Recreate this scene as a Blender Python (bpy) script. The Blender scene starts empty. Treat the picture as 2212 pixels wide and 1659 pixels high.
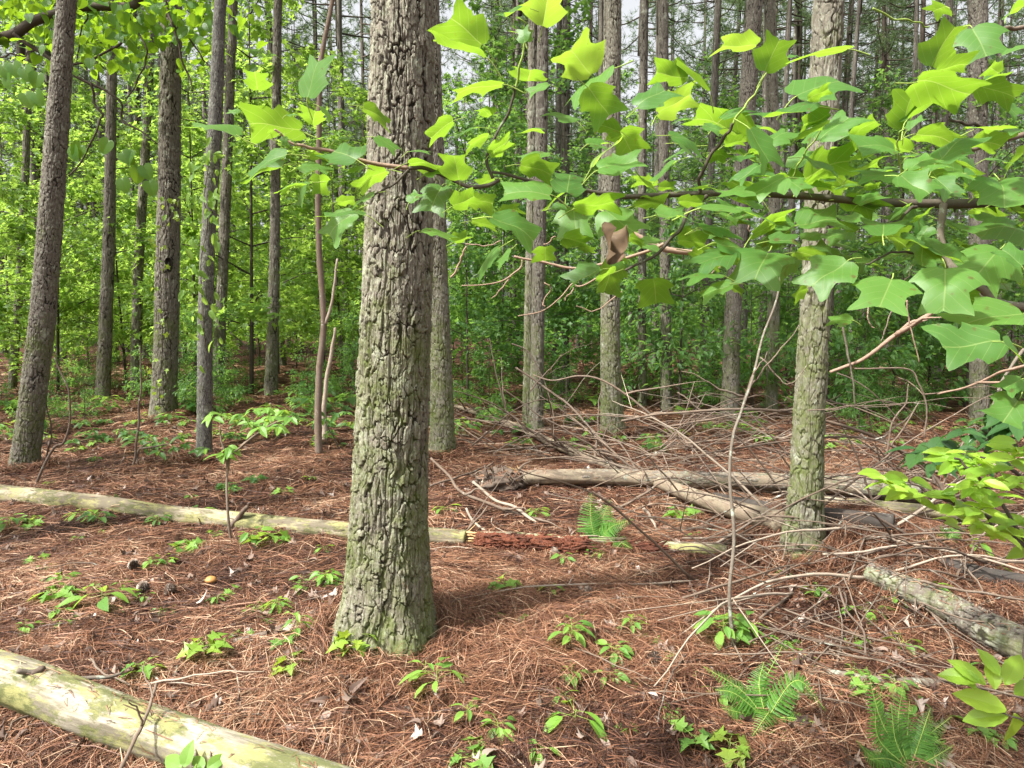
import bpy, math, random
import numpy as np
from mathutils import Vector

# ------------------------------------------------------------------ camera, light, exposure
SC = bpy.context.scene
COL = SC.collection
H_CAM, FPX, CX, CY, HORIZON = 1.6, 1536.0, 1106.0, 829.5, 690.0     # measured on a 2212 x 1659 view of the photo
PITCH = math.atan((CY - HORIZON) / FPX)
cam_d = bpy.data.cameras.new('camera'); cam = bpy.data.objects.new('camera', cam_d); COL.objects.link(cam)
cam_d.sensor_width = 36.0; cam_d.lens = 36.0 * FPX / 2212.0; cam_d.clip_start = 0.05; cam_d.clip_end = 1000
cam.location = (0, 0, H_CAM); cam.rotation_euler = (math.pi / 2 - PITCH, 0, 0)
SC.camera = cam
SUN_EL, SUN_AZ = math.radians(54), math.radians(-122)               # azimuth from +Y, clockwise: left and a little behind
SV = Vector((math.cos(SUN_EL) * math.sin(SUN_AZ), math.cos(SUN_EL) * math.cos(SUN_AZ), math.sin(SUN_EL)))
w = bpy.data.worlds.new('World'); SC.world = w; w.use_nodes = True
wn = w.node_tree.nodes; wl = w.node_tree.links
sky = wn.new('ShaderNodeTexSky'); sky.sky_type = 'NISHITA'; sky.sun_disc = False
sky.sun_elevation = SUN_EL; sky.sun_rotation = SUN_AZ; sky.air_density = 1.0; sky.dust_density = 6.0; sky.ozone_density = 1.0
bg = wn['Background']; bg.inputs['Strength'].default_value = 0.125
hz = wn.new('ShaderNodeHueSaturation'); hz.inputs['Saturation'].default_value = 0.14; hz.inputs['Value'].default_value = 1.4      # milky, hazy sky
wl.new(sky.outputs[0], hz.inputs['Color']); wl.new(hz.outputs[0], bg.inputs['Color'])
sun_d = bpy.data.lights.new('sun', 'SUN'); sun_d.energy = 5.0; sun_d.angle = math.radians(2.5); sun_d.color = (1.0, 0.965, 0.90)
sun = bpy.data.objects.new('sun', sun_d); COL.objects.link(sun); sun.rotation_euler = SV.to_track_quat('Z', 'Y').to_euler(); sun.location = (-20, -8, 30)
SC.view_settings.view_transform = 'Standard'; SC.view_settings.look = 'None'
SC.view_settings.exposure = 0.95; SC.view_settings.gamma = 1.0
cy = SC.cycles
cy.use_denoising = True; cy.max_bounces = 7; cy.diffuse_bounces = 4; cy.glossy_bounces = 2; cy.transmission_bounces = 5
cy.transparent_max_bounces = 4; cy.caustics_reflective = False; cy.caustics_refractive = False; cy.sample_clamp_indirect = 6.0
try:
    cy.denoiser = 'OPENIMAGEDENOISE'; cy.denoising_input_passes = 'RGB_ALBEDO_NORMAL'; cy.denoising_prefilter = 'ACCURATE'
except Exception:
    pass

random.seed(7)
R = np.random.default_rng(7)
PI = math.pi

# ------------------------------------------------------------------ picture <-> place
MOUNDS = [(-0.62, 3.72, 0.10, 0.55), (0.35, 3.45, 0.09, 0.55), (2.35, 4.35, 0.24, 0.65), (1.7, 4.6, 0.08, 0.5), (-3.0, 10.5, 0.22, 2.6),
          (-6.0, 15.0, 0.2, 4.0), (0.2, 2.6, 0.05, 0.5), (1.5, 3.0, 0.05, 0.4), (2.0, 4.75, 0.07, 0.4)]
def G(x, y):
    x = np.asarray(x, float); y = np.asarray(y, float)
    z = 0.025 * np.sin(1.3 * x + 0.6) * np.sin(1.1 * y + 1.0) + 0.012 * np.sin(3.7 * x + 1.3 * y) + 0.012 * np.sin(2.9 * y - 2.3 * x + 2.0) \
        + 0.05 * np.sin(0.35 * x + 1.0) * np.sin(0.28 * y) + 0.006 * np.sin(9.1 * x + 4 * y) * np.sin(7.3 * y - 3.1 * x)
    z = z + 0.016 * np.sin(9.7 * x + 2.1 * y + 1.3 * np.sin(2.3 * y)) * np.sin(8.9 * y - 1.7 * x + 1.1 * np.sin(2.9 * x)) + 0.010 * np.sin(17 * x - 6 * y) * np.sin(15 * y + 5 * x)
    for mx, my, h, r in MOUNDS:
        z = z + h * np.exp(-((x - mx) ** 2 + (y - my) ** 2) / (r * r))
    return z
_cp, _sp = math.cos(PITCH), math.sin(PITCH)
def ray(px, py):
    a = (px - CX) / FPX; b = -(py - CY) / FPX
    return Vector((a, _cp + b * _sp, -_sp + b * _cp))
def P(px, py, D):
    """the point seen at (px, py) whose distance along +Y is D"""
    d = ray(px, py)
    return Vector((0, 0, H_CAM)) + d * (D / d.y)
def GP(px, py):
    """the ground point seen at (px, py)"""
    d = ray(px, py); z = 0.0; p = None
    for _ in range(12):
        t = (z - H_CAM) / d.z; p = d * t
        z = 0.5 * z + 0.5 * float(G(p.x, p.y))
    return Vector((p.x, p.y, float(G(p.x, p.y))))
def at(px, D):
    """ground point on the column px at distance D"""
    x = (px - CX) / FPX * D * 1.0
    return Vector((x, D, float(G(x, D))))
def K(ox, oy, s=2.37):
    return lambda x, y: ((ox + x / s) / 1.3562, (oy + y / s) / 1.3562)
kA, kB, kC, kD = K(500, 0), K(1200, 0), K(1800, 0), K(2300, 0)
kF, kG, kH, kL = K(1250, 600), K(1850, 600), K(2300, 600), K(0, 0)
kT, kU, kW = K(0, 1100, 1.443), K(1000, 1100, 1.443), K(2000, 1100, 1.443)

# ------------------------------------------------------------------ objects
def tag(o, label=None, cat=None, group=None, kind=None):
    if label: o['label'] = label
    if cat: o['category'] = cat
    if group: o['group'] = group
    if kind: o['kind'] = kind
    return o
def empty(name, loc=(0, 0, 0), rz=0.0):
    o = bpy.data.objects.new(name, None); COL.objects.link(o); o.location = loc; o.rotation_euler = (0, 0, rz); o.empty_display_size = 0.1
    return o
def link(name, me, parent=None, loc=None):
    o = bpy.data.objects.new(name, me); COL.objects.link(o)
    if parent: o.parent = parent
    if loc is not None: o.location = loc
    return o
def mesh_np(name, V, Fs, mat, attrs=None, smooth=False, mat_idx=None):
    """V (n,3); Fs an array (m,3|4) or a list of such; mat a material or list"""
    if not isinstance(Fs, list): Fs = [Fs]
    Fs = [np.asarray(f, np.int32) for f in Fs if len(f)]
    V = np.ascontiguousarray(V, np.float32)
    me = bpy.data.meshes.new(name)
    me.vertices.add(len(V)); me.vertices.foreach_set('co', V.ravel())
    tot = np.concatenate([np.full(len(f), f.shape[1], np.int32) for f in Fs])
    li = np.concatenate([f.ravel() for f in Fs])
    me.loops.add(len(li)); me.loops.foreach_set('vertex_index', li)
    me.polygons.add(len(tot)); st = np.zeros(len(tot), np.int32); st[1:] = np.cumsum(tot)[:-1]
    me.polygons.foreach_set('loop_start', st)
    try: me.polygons.foreach_set('loop_total', tot)
    except Exception: pass
    if smooth: me.polygons.foreach_set('use_smooth', np.ones(len(tot), bool))
    if mat_idx is not None: me.polygons.foreach_set('material_index', np.asarray(mat_idx, np.int32))
    for m in (mat if isinstance(mat, list) else [mat]): me.materials.append(m)
    for k, a in (attrs or {}).items():
        a = np.asarray(a, np.float32)
        if a.ndim == 1:
            at_ = me.attributes.new(k, 'FLOAT', 'POINT'); at_.data.foreach_set('value', a)
        else:
            if a.shape[1] == 3: a = np.concatenate([a, np.ones((len(a), 1), np.float32)], 1)
            at_ = me.attributes.new(k, 'FLOAT_COLOR', 'POINT'); at_.data.foreach_set('color', a.ravel())
    me.update(calc_edges=True)
    return me
class MB:
    """collects pieces of ONE mesh: vertices, faces, a tint per vertex, a material index per face"""
    def __init__(s): s.V = []; s.F = {3: [], 4: []}; s.T = []; s.M = {3: [], 4: []}; s.n = 0
    def add(s, V, F, tint=None, m=0):
        V = np.asarray(V, float); F = np.asarray(F, int)
        s.V.append(V); s.F[F.shape[1]].append(F + s.n); s.M[F.shape[1]].append(np.full(len(F), m)); s.n += len(V)
        s.T.append(np.full(len(V), R.random()) if tint is None else np.broadcast_to(np.asarray(tint, float), (len(V),)).copy())
        return s
    def mesh(s, name, mat, smooth=True):
        fs = [np.concatenate(s.F[k]) for k in (3, 4) if s.F[k]]
        mi = np.concatenate([np.concatenate(s.M[k]) for k in (3, 4) if s.F[k]])
        return mesh_np(name, np.concatenate(s.V), fs, mat, {'tint': np.concatenate(s.T)}, smooth, mi)

def nrm(v):
    return v / np.maximum(np.linalg.norm(v, axis=-1, keepdims=True), 1e-9)
def spline(pts, n):
    """Catmull-Rom through pts -> (n,3)"""
    p = np.array([tuple(q) for q in pts], float)
    if len(p) == 2:
        t = np.linspace(0, 1, n)[:, None]; return p[0] * (1 - t) + p[1] * t
    p = np.concatenate([[2 * p[0] - p[1]], p, [2 * p[-1] - p[-2]]])
    m = len(p) - 3
    u = np.linspace(0, m - 1e-6, n); i = u.astype(int); f = (u - i)[:, None]
    a, b, c, d = p[i], p[i + 1], p[i + 2], p[i + 3]
    return 0.5 * (2 * b + (c - a) * f + (2 * a - 5 * b + 4 * c - d) * f * f + (3 * b - a - 3 * c + d) * f ** 3)
def frames(C):
    T = nrm(np.gradient(C, axis=0))
    ref = np.array([0, 0, 1.0]) if abs(T[:, 2]).mean() < 0.75 else np.array([0, -1.0, 0])
    A = nrm(np.cross(T, ref)); B = np.cross(A, T)
    return T, A, B
def tube_np(C, rad, ns=6, cap=True, rough=0.0):
    C = np.asarray(C, float); n = len(C); rad = np.broadcast_to(np.asarray(rad, float), (n,))
    T, A, B = frames(C)
    th = np.arange(ns) * 2 * PI / ns
    rr = rad[:, None] * np.ones((1, ns))
    if rough: rr = rr * (1 + rough * (R.random((n, ns)) - 0.5))
    V = C[:, None] + rr[..., None] * (np.cos(th)[None, :, None] * A[:, None] + np.sin(th)[None, :, None] * B[:, None])
    i = np.arange(n - 1)[:, None] * ns; j = np.arange(ns)[None]; k = (j + 1) % ns
    F = np.stack([i + j, i + k, i + ns + k, i + ns + j], -1).reshape(-1, 4)
    V = V.reshape(-1, 3)
    return V, F
def tube(mb, pts, r0, r1, n=None, ns=6, m=0, tint=None, wob=0.0, rough=0.0):
    n = n or max(4, 4 * len(pts))
    C = spline(pts, n)
    if wob: 
        ph = R.random(6) * 6.28; t = np.linspace(0, 1, n)
        C = C + wob * np.stack([np.sin(7 * t + ph[0]) + .45 * np.sin(23 * t + ph[1]), np.sin(6 * t + ph[2]) + .45 * np.sin(19 * t + ph[3]), np.sin(8 * t + ph[4]) + .45 * np.sin(21 * t + ph[5])], 1)
    rad = np.linspace(r0, r1, n); 
    V, F = tube_np(C, rad, ns, rough=rough)
    # pointed end caps
    tip = len(V); V = np.concatenate([V, C[:1] - 0.3 * (C[1:2] - C[:1]) * min(1, r0 / (np.linalg.norm(C[1] - C[0]) + 1e-9)), C[-1:] + nrm(C[-1:] - C[-2:-1]) * rad[-1] * 0.6])
    j = np.arange(ns); k = (j + 1) % ns
    Ft = np.concatenate([np.stack([k, j, np.full(ns, tip)], 1), np.stack([j + (n - 1) * ns, k + (n - 1) * ns, np.full(ns, tip + 1)], 1)])
    tt = R.random() if tint is None else tint
    n0 = mb.n
    mb.add(V, F, tt, m)
    mb.F[3].append(Ft + n0); mb.M[3].append(np.full(len(Ft), m))
    return C

# ------------------------------------------------------------------ noise for bark
def worley(u, v, nu, seed):
    g = np.random.default_rng(seed); nv = int(v.max()) + 4
    jx = g.random((nu, nv)) * 0.9 + 0.05; jy = g.random((nu, nv)) * 0.9 + 0.05; rid = g.random((nu, nv))
    iu = np.floor(u).astype(int); iv = np.floor(v).astype(int)
    F1 = np.full(u.shape, 9.0); F2 = np.full(u.shape, 9.0); ID = np.zeros(u.shape); DX = np.zeros(u.shape); DY = np.zeros(u.shape)
    for a in (-1, 0, 1):
        for b in (-1, 0, 1):
            cu = (iu + a) % nu; cv = np.clip(iv + b, 0, nv - 1)
            dx = iu + a + jx[cu, cv] - u; dy = iv + b + jy[cu, cv] - v
            d = np.sqrt(dx * dx + dy * dy)
            near = d < F1
            F2 = np.where(near, F1, np.minimum(F2, d))
            ID = np.where(near, rid[cu, cv], ID); DX = np.where(near, dx, DX); DY = np.where(near, dy, DY)
            F1 = np.where(near, d, F1)
    return F1, F2, ID, DX, DY
def wav(th, z, seed, f0=3, n=7, zf=4.0):
    g = np.random.default_rng(seed); o = 0
    for i in range(n):
        o = o + np.sin(g.integers(1, f0 + i + 1) * th + zf * (0.5 + g.random() * (1 + .5 * i)) * z + g.random() * 6.28) / (1 + .35 * i)
    return o / 2.2
def sstep(a, b, x):
    t = np.clip((x - a) / (b - a), 0, 1); return t * t * (3 - 2 * t)
def fbm(th, S, cu, fv, octv, seed, gain=0.5):
    """fractal value noise on the bark, periodic round the trunk; about -1..1"""
    o = 0; amp = 1.0; tot = 0
    for k in range(octv):
        n = int(cu * 2 ** k); g = np.random.default_rng(seed * 31 + k); u = th / (2 * PI) * n; v = S * fv * 2 ** k + 1
        nv = int(v.max()) + 3; tab = g.random((n, nv)) * 2 - 1
        iu = np.floor(u).astype(int); iv = np.floor(v).astype(int); fu = u - iu; f_v = v - iv; fu = fu * fu * (3 - 2 * fu); f_v = f_v * f_v * (3 - 2 * f_v)
        a0 = tab[iu % n, iv]; a1 = tab[(iu + 1) % n, iv]; b0 = tab[iu % n, iv + 1]; b1 = tab[(iu + 1) % n, iv + 1]
        o = o + amp * ((a0 * (1 - fu) + a1 * fu) * (1 - f_v) + (b0 * (1 - fu) + b1 * fu) * f_v); tot += amp; amp *= gain
    return o / tot * 1.6
def swept_bark(name, C, rad, nu, mat, pw=0.05, ph=0.1, depth=0.012, seed=1, lobes=0.0, base_stretch=0.0):
    """a trunk or log swept along C (n,3) with plated bark; the plates are real relief"""
    C = np.asarray(C, float); n = len(C)
    T, A, B = frames(C)
    s = np.concatenate([[0], np.cumsum(np.linalg.norm(np.diff(C, axis=0), axis=1))])
    th = np.arange(nu) * 2 * PI / nu
    TH, S = np.meshgrid(th, s)
    rm = float(np.mean(rad[:max(2, int(n * .8))])); cells = max(5, int(round(2 * PI * rm / pw)))
    fine_ok = nu > 100
    w1 = fbm(TH, S, max(3, cells // 3), 1.2 / pw / 3, 4 if fine_ok else 2, seed + 2); w2 = fbm(TH, S, max(3, cells // 2), 1 / ph, 4 if fine_ok else 2, seed + 9)
    jag = fbm(TH, S, cells * 3, 1.6 / pw, 3, seed + 17)
    U = (TH / (2 * PI) * cells + 0.55 * w1 + 0.10 * jag) % cells; Vv = np.maximum(0, S / ph * (1 - base_stretch * np.exp(-S / .7)) + 0.7 * w2 + .10 * jag + 3)
    F1, F2, ID, DX, DY = worley(U, Vv, cells, seed)
    gap = F2 - F1
    g0 = 0.16 * np.clip(fbm(TH, S, cells, .5 / ph, 2, seed + 61) + .25, 0, 1)                               # some seams open wide, some stay shut
    e = sstep(g0, g0 + 0.07, gap + 0.05 * jag)
    cells2 = int(cells * 1.6) + 1
    U2 = (TH / (2 * PI) * cells2 + 1.0 * w1 + .5 * w2 + .25 * jag) % cells2; V2 = np.maximum(0, S / ph * 2.4 + 1.2 * w2 + .4 * jag + 4)
    f1, f2, id2, dx2, dy2 = worley(U2, V2, cells2, seed + 77)
    cells3 = cells * 4 + 1
    if fine_ok: f31, f32, id3, _, dy3 = worley((TH / (2 * PI) * cells3 + 2 * w1 + jag) % cells3, np.maximum(0, S / ph * 4.4 + 2 * w2 + jag + 5), cells3, seed + 99)
    else: id3 = id2
    grain = fbm(TH, S, cells * 7, 1.2 / ph, 3, seed + 21)
    fis = 1 - sstep(0.0, 0.24, np.abs(fbm(TH, S, max(4, int(cells * .9)), .26 / ph, 3, seed + 51)))          # long wandering furrows
    body = 0.30 + 0.50 * ID + 0.22 * DY * (ID + .2) + 0.28 * (id2 - .5) + 0.20 * (id3 - .5) + 0.14 * grain
    h = depth * (e * body - 0.55 * fis * e)
    e2 = sstep(.0, .06, f2 - f1)
    rr = np.asarray(rad)[:, None] * (1 + 0.035 * fbm(TH, S, 3, 1.1, 2, seed + 31))
    if lobes:
        rr = rr * (1 + lobes * np.exp(-S / 0.20) * (0.5 + 0.5 * wav(TH, S * 0, seed + 41, 5, 4, 0)))
    rr = rr + h - depth * .6
    V = C[:, None] + rr[..., None] * (np.cos(TH)[..., None] * A[:, None] + np.sin(TH)[..., None] * B[:, None])
    i = np.arange(n - 1)[:, None] * nu; j = np.arange(nu)[None]; k = (j + 1) % nu
    F = np.stack([i + j, i + k, i + nu + k, i + nu + j], -1).reshape(-1, 4)
    col = np.stack([np.clip(e * (1 - .55 * fis) * (.8 + .2 * e2), 0, 1), np.clip(ID * 0.30 + id2 * 0.35 + id3 * .35, 0, 1), S / max(s[-1], 1e-6)], -1).reshape(-1, 3)
    V = V.reshape(-1, 3)
    V = np.concatenate([V, C[:1], C[-1:]]); col = np.concatenate([col, [[.3, .5, 0], [.3, .5, 1]]])
    b = n * nu; jj = np.arange(nu); kk = (jj + 1) % nu
    Ft = np.concatenate([np.stack([kk, jj, np.full(nu, b)], 1), np.stack([jj + (n - 1) * nu, kk + (n - 1) * nu, np.full(nu, b + 1)], 1)])
    return mesh_np(name, V, [F, Ft], mat, {'bark': col}, True)

# ------------------------------------------------------------------ materials
def mat_new(name):
    m = bpy.data.materials.new(name); m.use_nodes = True; nt = m.node_tree; nt.nodes.clear()
    out = nt.nodes.new('ShaderNodeOutputMaterial')
    return m, nt, out
def N(nt, t, **kw):
    n = nt.nodes.new(t)
    for k, v in kw.items():
        if k.startswith('i_'): n.inputs[k[2:].replace('_', ' ')].default_value = v
        else: setattr(n, k, v)
    return n
def mixc(nt, fac, a, b, blend='MIX'):
    n = nt.nodes.new('ShaderNodeMix'); n.data_type = 'RGBA'; n.blend_type = blend
    for s, v in ((0, fac), (6, a), (7, b)):
        if hasattr(v, 'links') or hasattr(v, 'is_linked'): nt.links.new(v, n.inputs[s])
        else: n.inputs[s].default_value = (*v, 1) if isinstance(v, tuple) else v
    return n.outputs[2]
def ramp(nt, src, lo, hi):
    n = nt.nodes.new('ShaderNodeMapRange'); n.inputs[1].default_value = lo; n.inputs[2].default_value = hi; n.clamp = True
    nt.links.new(src, n.inputs[0]); return n.outputs[0]
def math_(nt, op, a, b=None):
    n = nt.nodes.new('ShaderNodeMath'); n.operation = op
    for s, v in ((0, a), (1, b)):
        if v is None: continue
        if hasattr(v, 'is_linked'): nt.links.new(v, n.inputs[s])
        else: n.inputs[s].default_value = v
    return n.outputs[0]
def noise(nt, vec, scale, detail=4, rough=0.55, dim=None):
    n = nt.nodes.new('ShaderNodeTexNoise'); n.inputs['Scale'].default_value = scale; n.inputs['Detail'].default_value = detail; n.inputs['Roughness'].default_value = rough
    if vec is not None: nt.links.new(vec, n.inputs['Vector'])
    return n.outputs['Fac']
def mapping(nt, vec, sc):
    n = nt.nodes.new('ShaderNodeMapping'); n.inputs['Scale'].default_value = sc; nt.links.new(vec, n.inputs['Vector']); return n.outputs[0]

def leaf_mat(name, dark, light, trans, rough=0.45, fac=0.42, spec=0.35, veins=False, spots=0.0):
    m, nt, out = mat_new(name)
    a = N(nt, 'ShaderNodeAttribute', attribute_name='tint'); oi = N(nt, 'ShaderNodeObjectInfo')
    t = math_(nt, 'FRACT', math_(nt, 'ADD', a.outputs['Fac'], math_(nt, 'MULTIPLY', oi.outputs['Random'], 0.35 if not veins else 1.0)))
    c = mixc(nt, t, dark, light); tc = mixc(nt, t, tuple(x * 0.8 for x in trans), trans)
    p = N(nt, 'ShaderNodeBsdfPrincipled'); p.inputs['Roughness'].default_value = rough
    p.inputs['Specular IOR Level'].default_value = spec
    tl = N(nt, 'ShaderNodeBsdfTranslucent')
    if veins:
        uv = N(nt, 'ShaderNodeAttribute', attribute_name='leafuv'); sx = N(nt, 'ShaderNodeSeparateXYZ'); nt.links.new(uv.outputs['Vector'], sx.inputs[0])
        ax = math_(nt, 'ABSOLUTE', sx.outputs[0])
        mid = math_(nt, 'LESS_THAN', ax, 0.013)
        q = math_(nt, 'SUBTRACT', sx.outputs[1], math_(nt, 'MULTIPLY', ax, 0.85))
        fr = math_(nt, 'ABSOLUTE', math_(nt, 'SUBTRACT', math_(nt, 'FRACT', math_(nt, 'MULTIPLY', q, 4.5)), 0.5))
        lat = math_(nt, 'LESS_THAN', fr, 0.028)
        v = math_(nt, 'MAXIMUM', mid, math_(nt, 'MULTIPLY', lat, 0.6))
        c = mixc(nt, math_(nt, 'MULTIPLY', v, 0.75), c, (0.22, 0.32, 0.09)); tc = mixc(nt, math_(nt, 'MULTIPLY', v, 0.5), tc, (0.62, 0.78, 0.2))
        tx = N(nt, 'ShaderNodeTexCoord')
        nz = noise(nt, tx.outputs['Object'], 26, 5, 0.6)
        c = mixc(nt, math_(nt, 'MULTIPLY', nz, 0.35), c, tuple(x * 0.6 for x in dark))
        sp = ramp(nt, noise(nt, tx.outputs['Object'], 55, 2, 0.4), 0.67, 0.70)
        c = mixc(nt, math_(nt, 'MULTIPLY', sp, 0.8), c, (0.09, 0.05, 0.02))
        b = N(nt, 'ShaderNodeBump'); b.inputs['Strength'].default_value = 0.25; b.inputs['Distance'].default_value = 0.002
        hgt = math_(nt, 'SUBTRACT', nz, math_(nt, 'MULTIPLY', v, 0.8)); nt.links.new(hgt, b.inputs['Height'])
        nt.links.new(b.outputs[0], p.inputs['Normal'])
    nt.links.new(c, p.inputs['Base Color']); nt.links.new(tc, tl.inputs['Color'])
    mx = N(nt, 'ShaderNodeMixShader'); mx.inputs[0].default_value = fac
    nt.links.new(p.outputs[0], mx.inputs[1]); nt.links.new(tl.outputs[0], mx.inputs[2]); nt.links.new(mx.outputs[0], out.inputs[0])
    return m
def bark_mat(name, furrow, plate_a, plate_b, moss=0.3, moss_c=(0.095, 0.12, 0.028), lichen=0.5, lichen_c=(0.36, 0.38, 0.30), bump=0.5):
    m, nt, out = mat_new(name)
    tx = N(nt, 'ShaderNodeTexCoord'); ob = tx.outputs['Object']
    a = N(nt, 'ShaderNodeAttribute', attribute_name='bark'); s = N(nt, 'ShaderNodeSeparateColor'); nt.links.new(a.outputs['Color'], s.inputs[0])
    n1 = noise(nt, mapping(nt, ob, (1, 1, 0.28)), 75, 7, 0.72); n2 = noise(nt, ob, 4.0, 4, 0.6); n3 = noise(nt, ob, 30, 3, 0.6)
    pc = mixc(nt, s.outputs[1], plate_a, plate_b)
    pc = mixc(nt, math_(nt, 'MULTIPLY', ramp(nt, n1, 0.35, 0.75), 0.55), pc, tuple(x * 1.5 for x in plate_b))
    pc = mixc(nt, ramp(nt, math_(nt, 'ADD', math_(nt, 'MULTIPLY', s.outputs[1], 0.25), n3), 0.80, 0.9), pc, (plate_a[0] * 1.25, plate_a[1] * 0.85, plate_a[2] * 0.75))
    c = mixc(nt, ramp(nt, s.outputs[0], 0.0, 0.55), furrow, pc)
    if lichen:
        l = ramp(nt, math_(nt, 'ADD', noise(nt, ob, 9, 5, 0.7), math_(nt, 'MULTIPLY', n2, 0.35)), 0.80 - 0.08 * lichen, 0.86)
        c = mixc(nt, math_(nt, 'MULTIPLY', math_(nt, 'MULTIPLY', l, s.outputs[0]), 0.8), c, lichen_c)
    if lichen:
        l2 = ramp(nt, math_(nt, 'ADD', noise(nt, mapping(nt, ob, (1, 1, .6)), 48, 6, 0.7), math_(nt, 'MULTIPLY', s.outputs[1], .10)), 0.57, 0.66)
        c = mixc(nt, math_(nt, 'MULTIPLY', math_(nt, 'MULTIPLY', l2, s.outputs[0]), 0.30 + 0.35 * lichen), c, tuple(x * .85 for x in lichen_c))
    if moss:
        z = N(nt, 'ShaderNodeSeparateXYZ'); nt.links.new(ob, z.inputs[0])
        low = ramp(nt, z.outputs[2], 4.5, -0.3)
        mm = math_(nt, 'ADD', math_(nt, 'MULTIPLY', low, 0.22), math_(nt, 'ADD', math_(nt, 'MULTIPLY', n2, 0.55), math_(nt, 'MULTIPLY', noise(nt, ob, 24, 5, 0.7), 0.45)))
        mm = ramp(nt, mm, 0.74 - 0.25 * moss, 0.92 - 0.25 * moss)
        c = mixc(nt, math_(nt, 'MULTIPLY', mm, 0.78), c, moss_c)
    p = N(nt, 'ShaderNodeBsdfPrincipled'); p.inputs['Roughness'].default_value = 0.9; p.inputs['Specular IOR Level'].default_value = 0.15
    nt.links.new(c, p.inputs['Base Color'])
    b = N(nt, 'ShaderNodeBump'); b.inputs['Strength'].default_value = bump; b.inputs['Distance'].default_value = 0.006; nt.links.new(n1, b.inputs['Height'])
    nt.links.new(b.outputs[0], p.inputs['Normal']); nt.links.new(p.outputs[0], out.inputs[0])
    return m
def wood_mat(name, a, b_, c_, spot=None, spot_amt=0.5, scale=(1, 1, 1), rough=0.85, streak=18):
    m, nt, out = mat_new(name)
    tx = N(nt, 'ShaderNodeTexCoord'); ob = tx.outputs['Object']; t = N(nt, 'ShaderNodeAttribute', attribute_name='tint')
    n1 = noise(nt, mapping(nt, ob, scale), streak, 6, 0.65); n2 = noise(nt, ob, 5, 4, 0.6); n3 = noise(nt, ob, 60, 4, 0.6)
    c = mixc(nt, ramp(nt, n1, 0.3, 0.7), a, b_); c = mixc(nt, ramp(nt, n2, 0.45, 0.7), c, c_)
    c = mixc(nt, math_(nt, 'MULTIPLY', t.outputs['Fac'], 0.5), c, tuple(x * 0.55 for x in a))
    if spot: c = mixc(nt, math_(nt, 'MULTIPLY', ramp(nt, noise(nt, ob, 14, 5, 0.7), 0.66 - 0.2 * spot_amt, 0.72 - 0.15 * spot_amt), 0.85), c, spot)
    p = N(nt, 'ShaderNodeBsdfPrincipled'); p.inputs['Roughness'].default_value = rough; p.inputs['Specular IOR Level'].default_value = 0.2
    nt.links.new(c, p.inputs['Base Color'])
    b = N(nt, 'ShaderNodeBump'); b.inputs['Strength'].default_value = 0.6; b.inputs['Distance'].default_value = 0.004
    nt.links.new(math_(nt, 'ADD', n1, n3), b.inputs['Height']); nt.links.new(b.outputs[0], p.inputs['Normal']); nt.links.new(p.outputs[0], out.inputs[0])
    return m
def tint_mat(name, stops, rough=0.8, trans=0.0, spec=0.25):
    """colour from the per-vertex tint through a ramp of the thing's own colours"""
    m, nt, out = mat_new(name)
    t = N(nt, 'ShaderNodeAttribute', attribute_name='tint'); r = N(nt, 'ShaderNodeValToRGB')
    e = r.color_ramp.elements
    while len(e) < len(stops): e.new(0.5)
    for k, (q, c) in enumerate(stops): e[k].position = q; e[k].color = (*c, 1)
    nt.links.new(t.outputs['Fac'], r.inputs[0])
    p = N(nt, 'ShaderNodeBsdfPrincipled'); p.inputs['Roughness'].default_value = rough; p.inputs['Specular IOR Level'].default_value = spec
    nt.links.new(r.outputs[0], p.inputs['Base Color'])
    if trans:
        tl = N(nt, 'ShaderNodeBsdfTranslucent'); nt.links.new(r.outputs[0], tl.inputs['Color']); mx = N(nt, 'ShaderNodeMixShader'); mx.inputs[0].default_value = trans
        nt.links.new(p.outputs[0], mx.inputs[1]); nt.links.new(tl.outputs[0], mx.inputs[2]); nt.links.new(mx.outputs[0], out.inputs[0])
    else: nt.links.new(p.outputs[0], out.inputs[0])
    return m

M = {}
M['tulip'] = leaf_mat('tulip_leaf', (0.055, 0.15, 0.030), (0.105, 0.235, 0.042), (0.36, 0.62, 0.04), rough=0.46, fac=0.42, spec=0.35, veins=True)
M['tulip_young_or_lit'] = leaf_mat('young_or_lit_tulip_leaf', (0.16, 0.28, 0.05), (0.22, 0.34, 0.07), (0.46, 0.70, 0.06), rough=0.4, fac=0.42, spec=0.4, veins=True)  # also on full-grown leaves, their sunlit brightness put into the colour
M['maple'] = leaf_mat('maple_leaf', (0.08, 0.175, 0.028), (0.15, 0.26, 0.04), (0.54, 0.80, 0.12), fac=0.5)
M['shade'] = leaf_mat('shaded_leaf', (0.05, 0.13, 0.035), (0.09, 0.185, 0.045), (0.34, 0.60, 0.10), fac=0.48)  # darker leaf green for the shaded side, shade put into the colour
M['heart'] = leaf_mat('heart_leaf', (0.05, 0.14, 0.022), (0.09, 0.20, 0.028), (0.40, 0.64, 0.03), fac=0.48)
M['lowplant'] = leaf_mat('seedling_leaf', (0.10, 0.23, 0.045), (0.19, 0.34, 0.055), (0.46, 0.66, 0.08), fac=0.4)
M['pale_maple'] = leaf_mat('young_maple_leaf', (0.16, 0.29, 0.04), (0.26, 0.36, 0.05), (0.5, 0.66, 0.06), fac=0.38)
M['shrub'] = leaf_mat('serrate_leaf', (0.10, 0.25, 0.035), (0.19, 0.36, 0.05), (0.50, 0.74, 0.07), rough=0.4, fac=0.4, spec=0.45)
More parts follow.
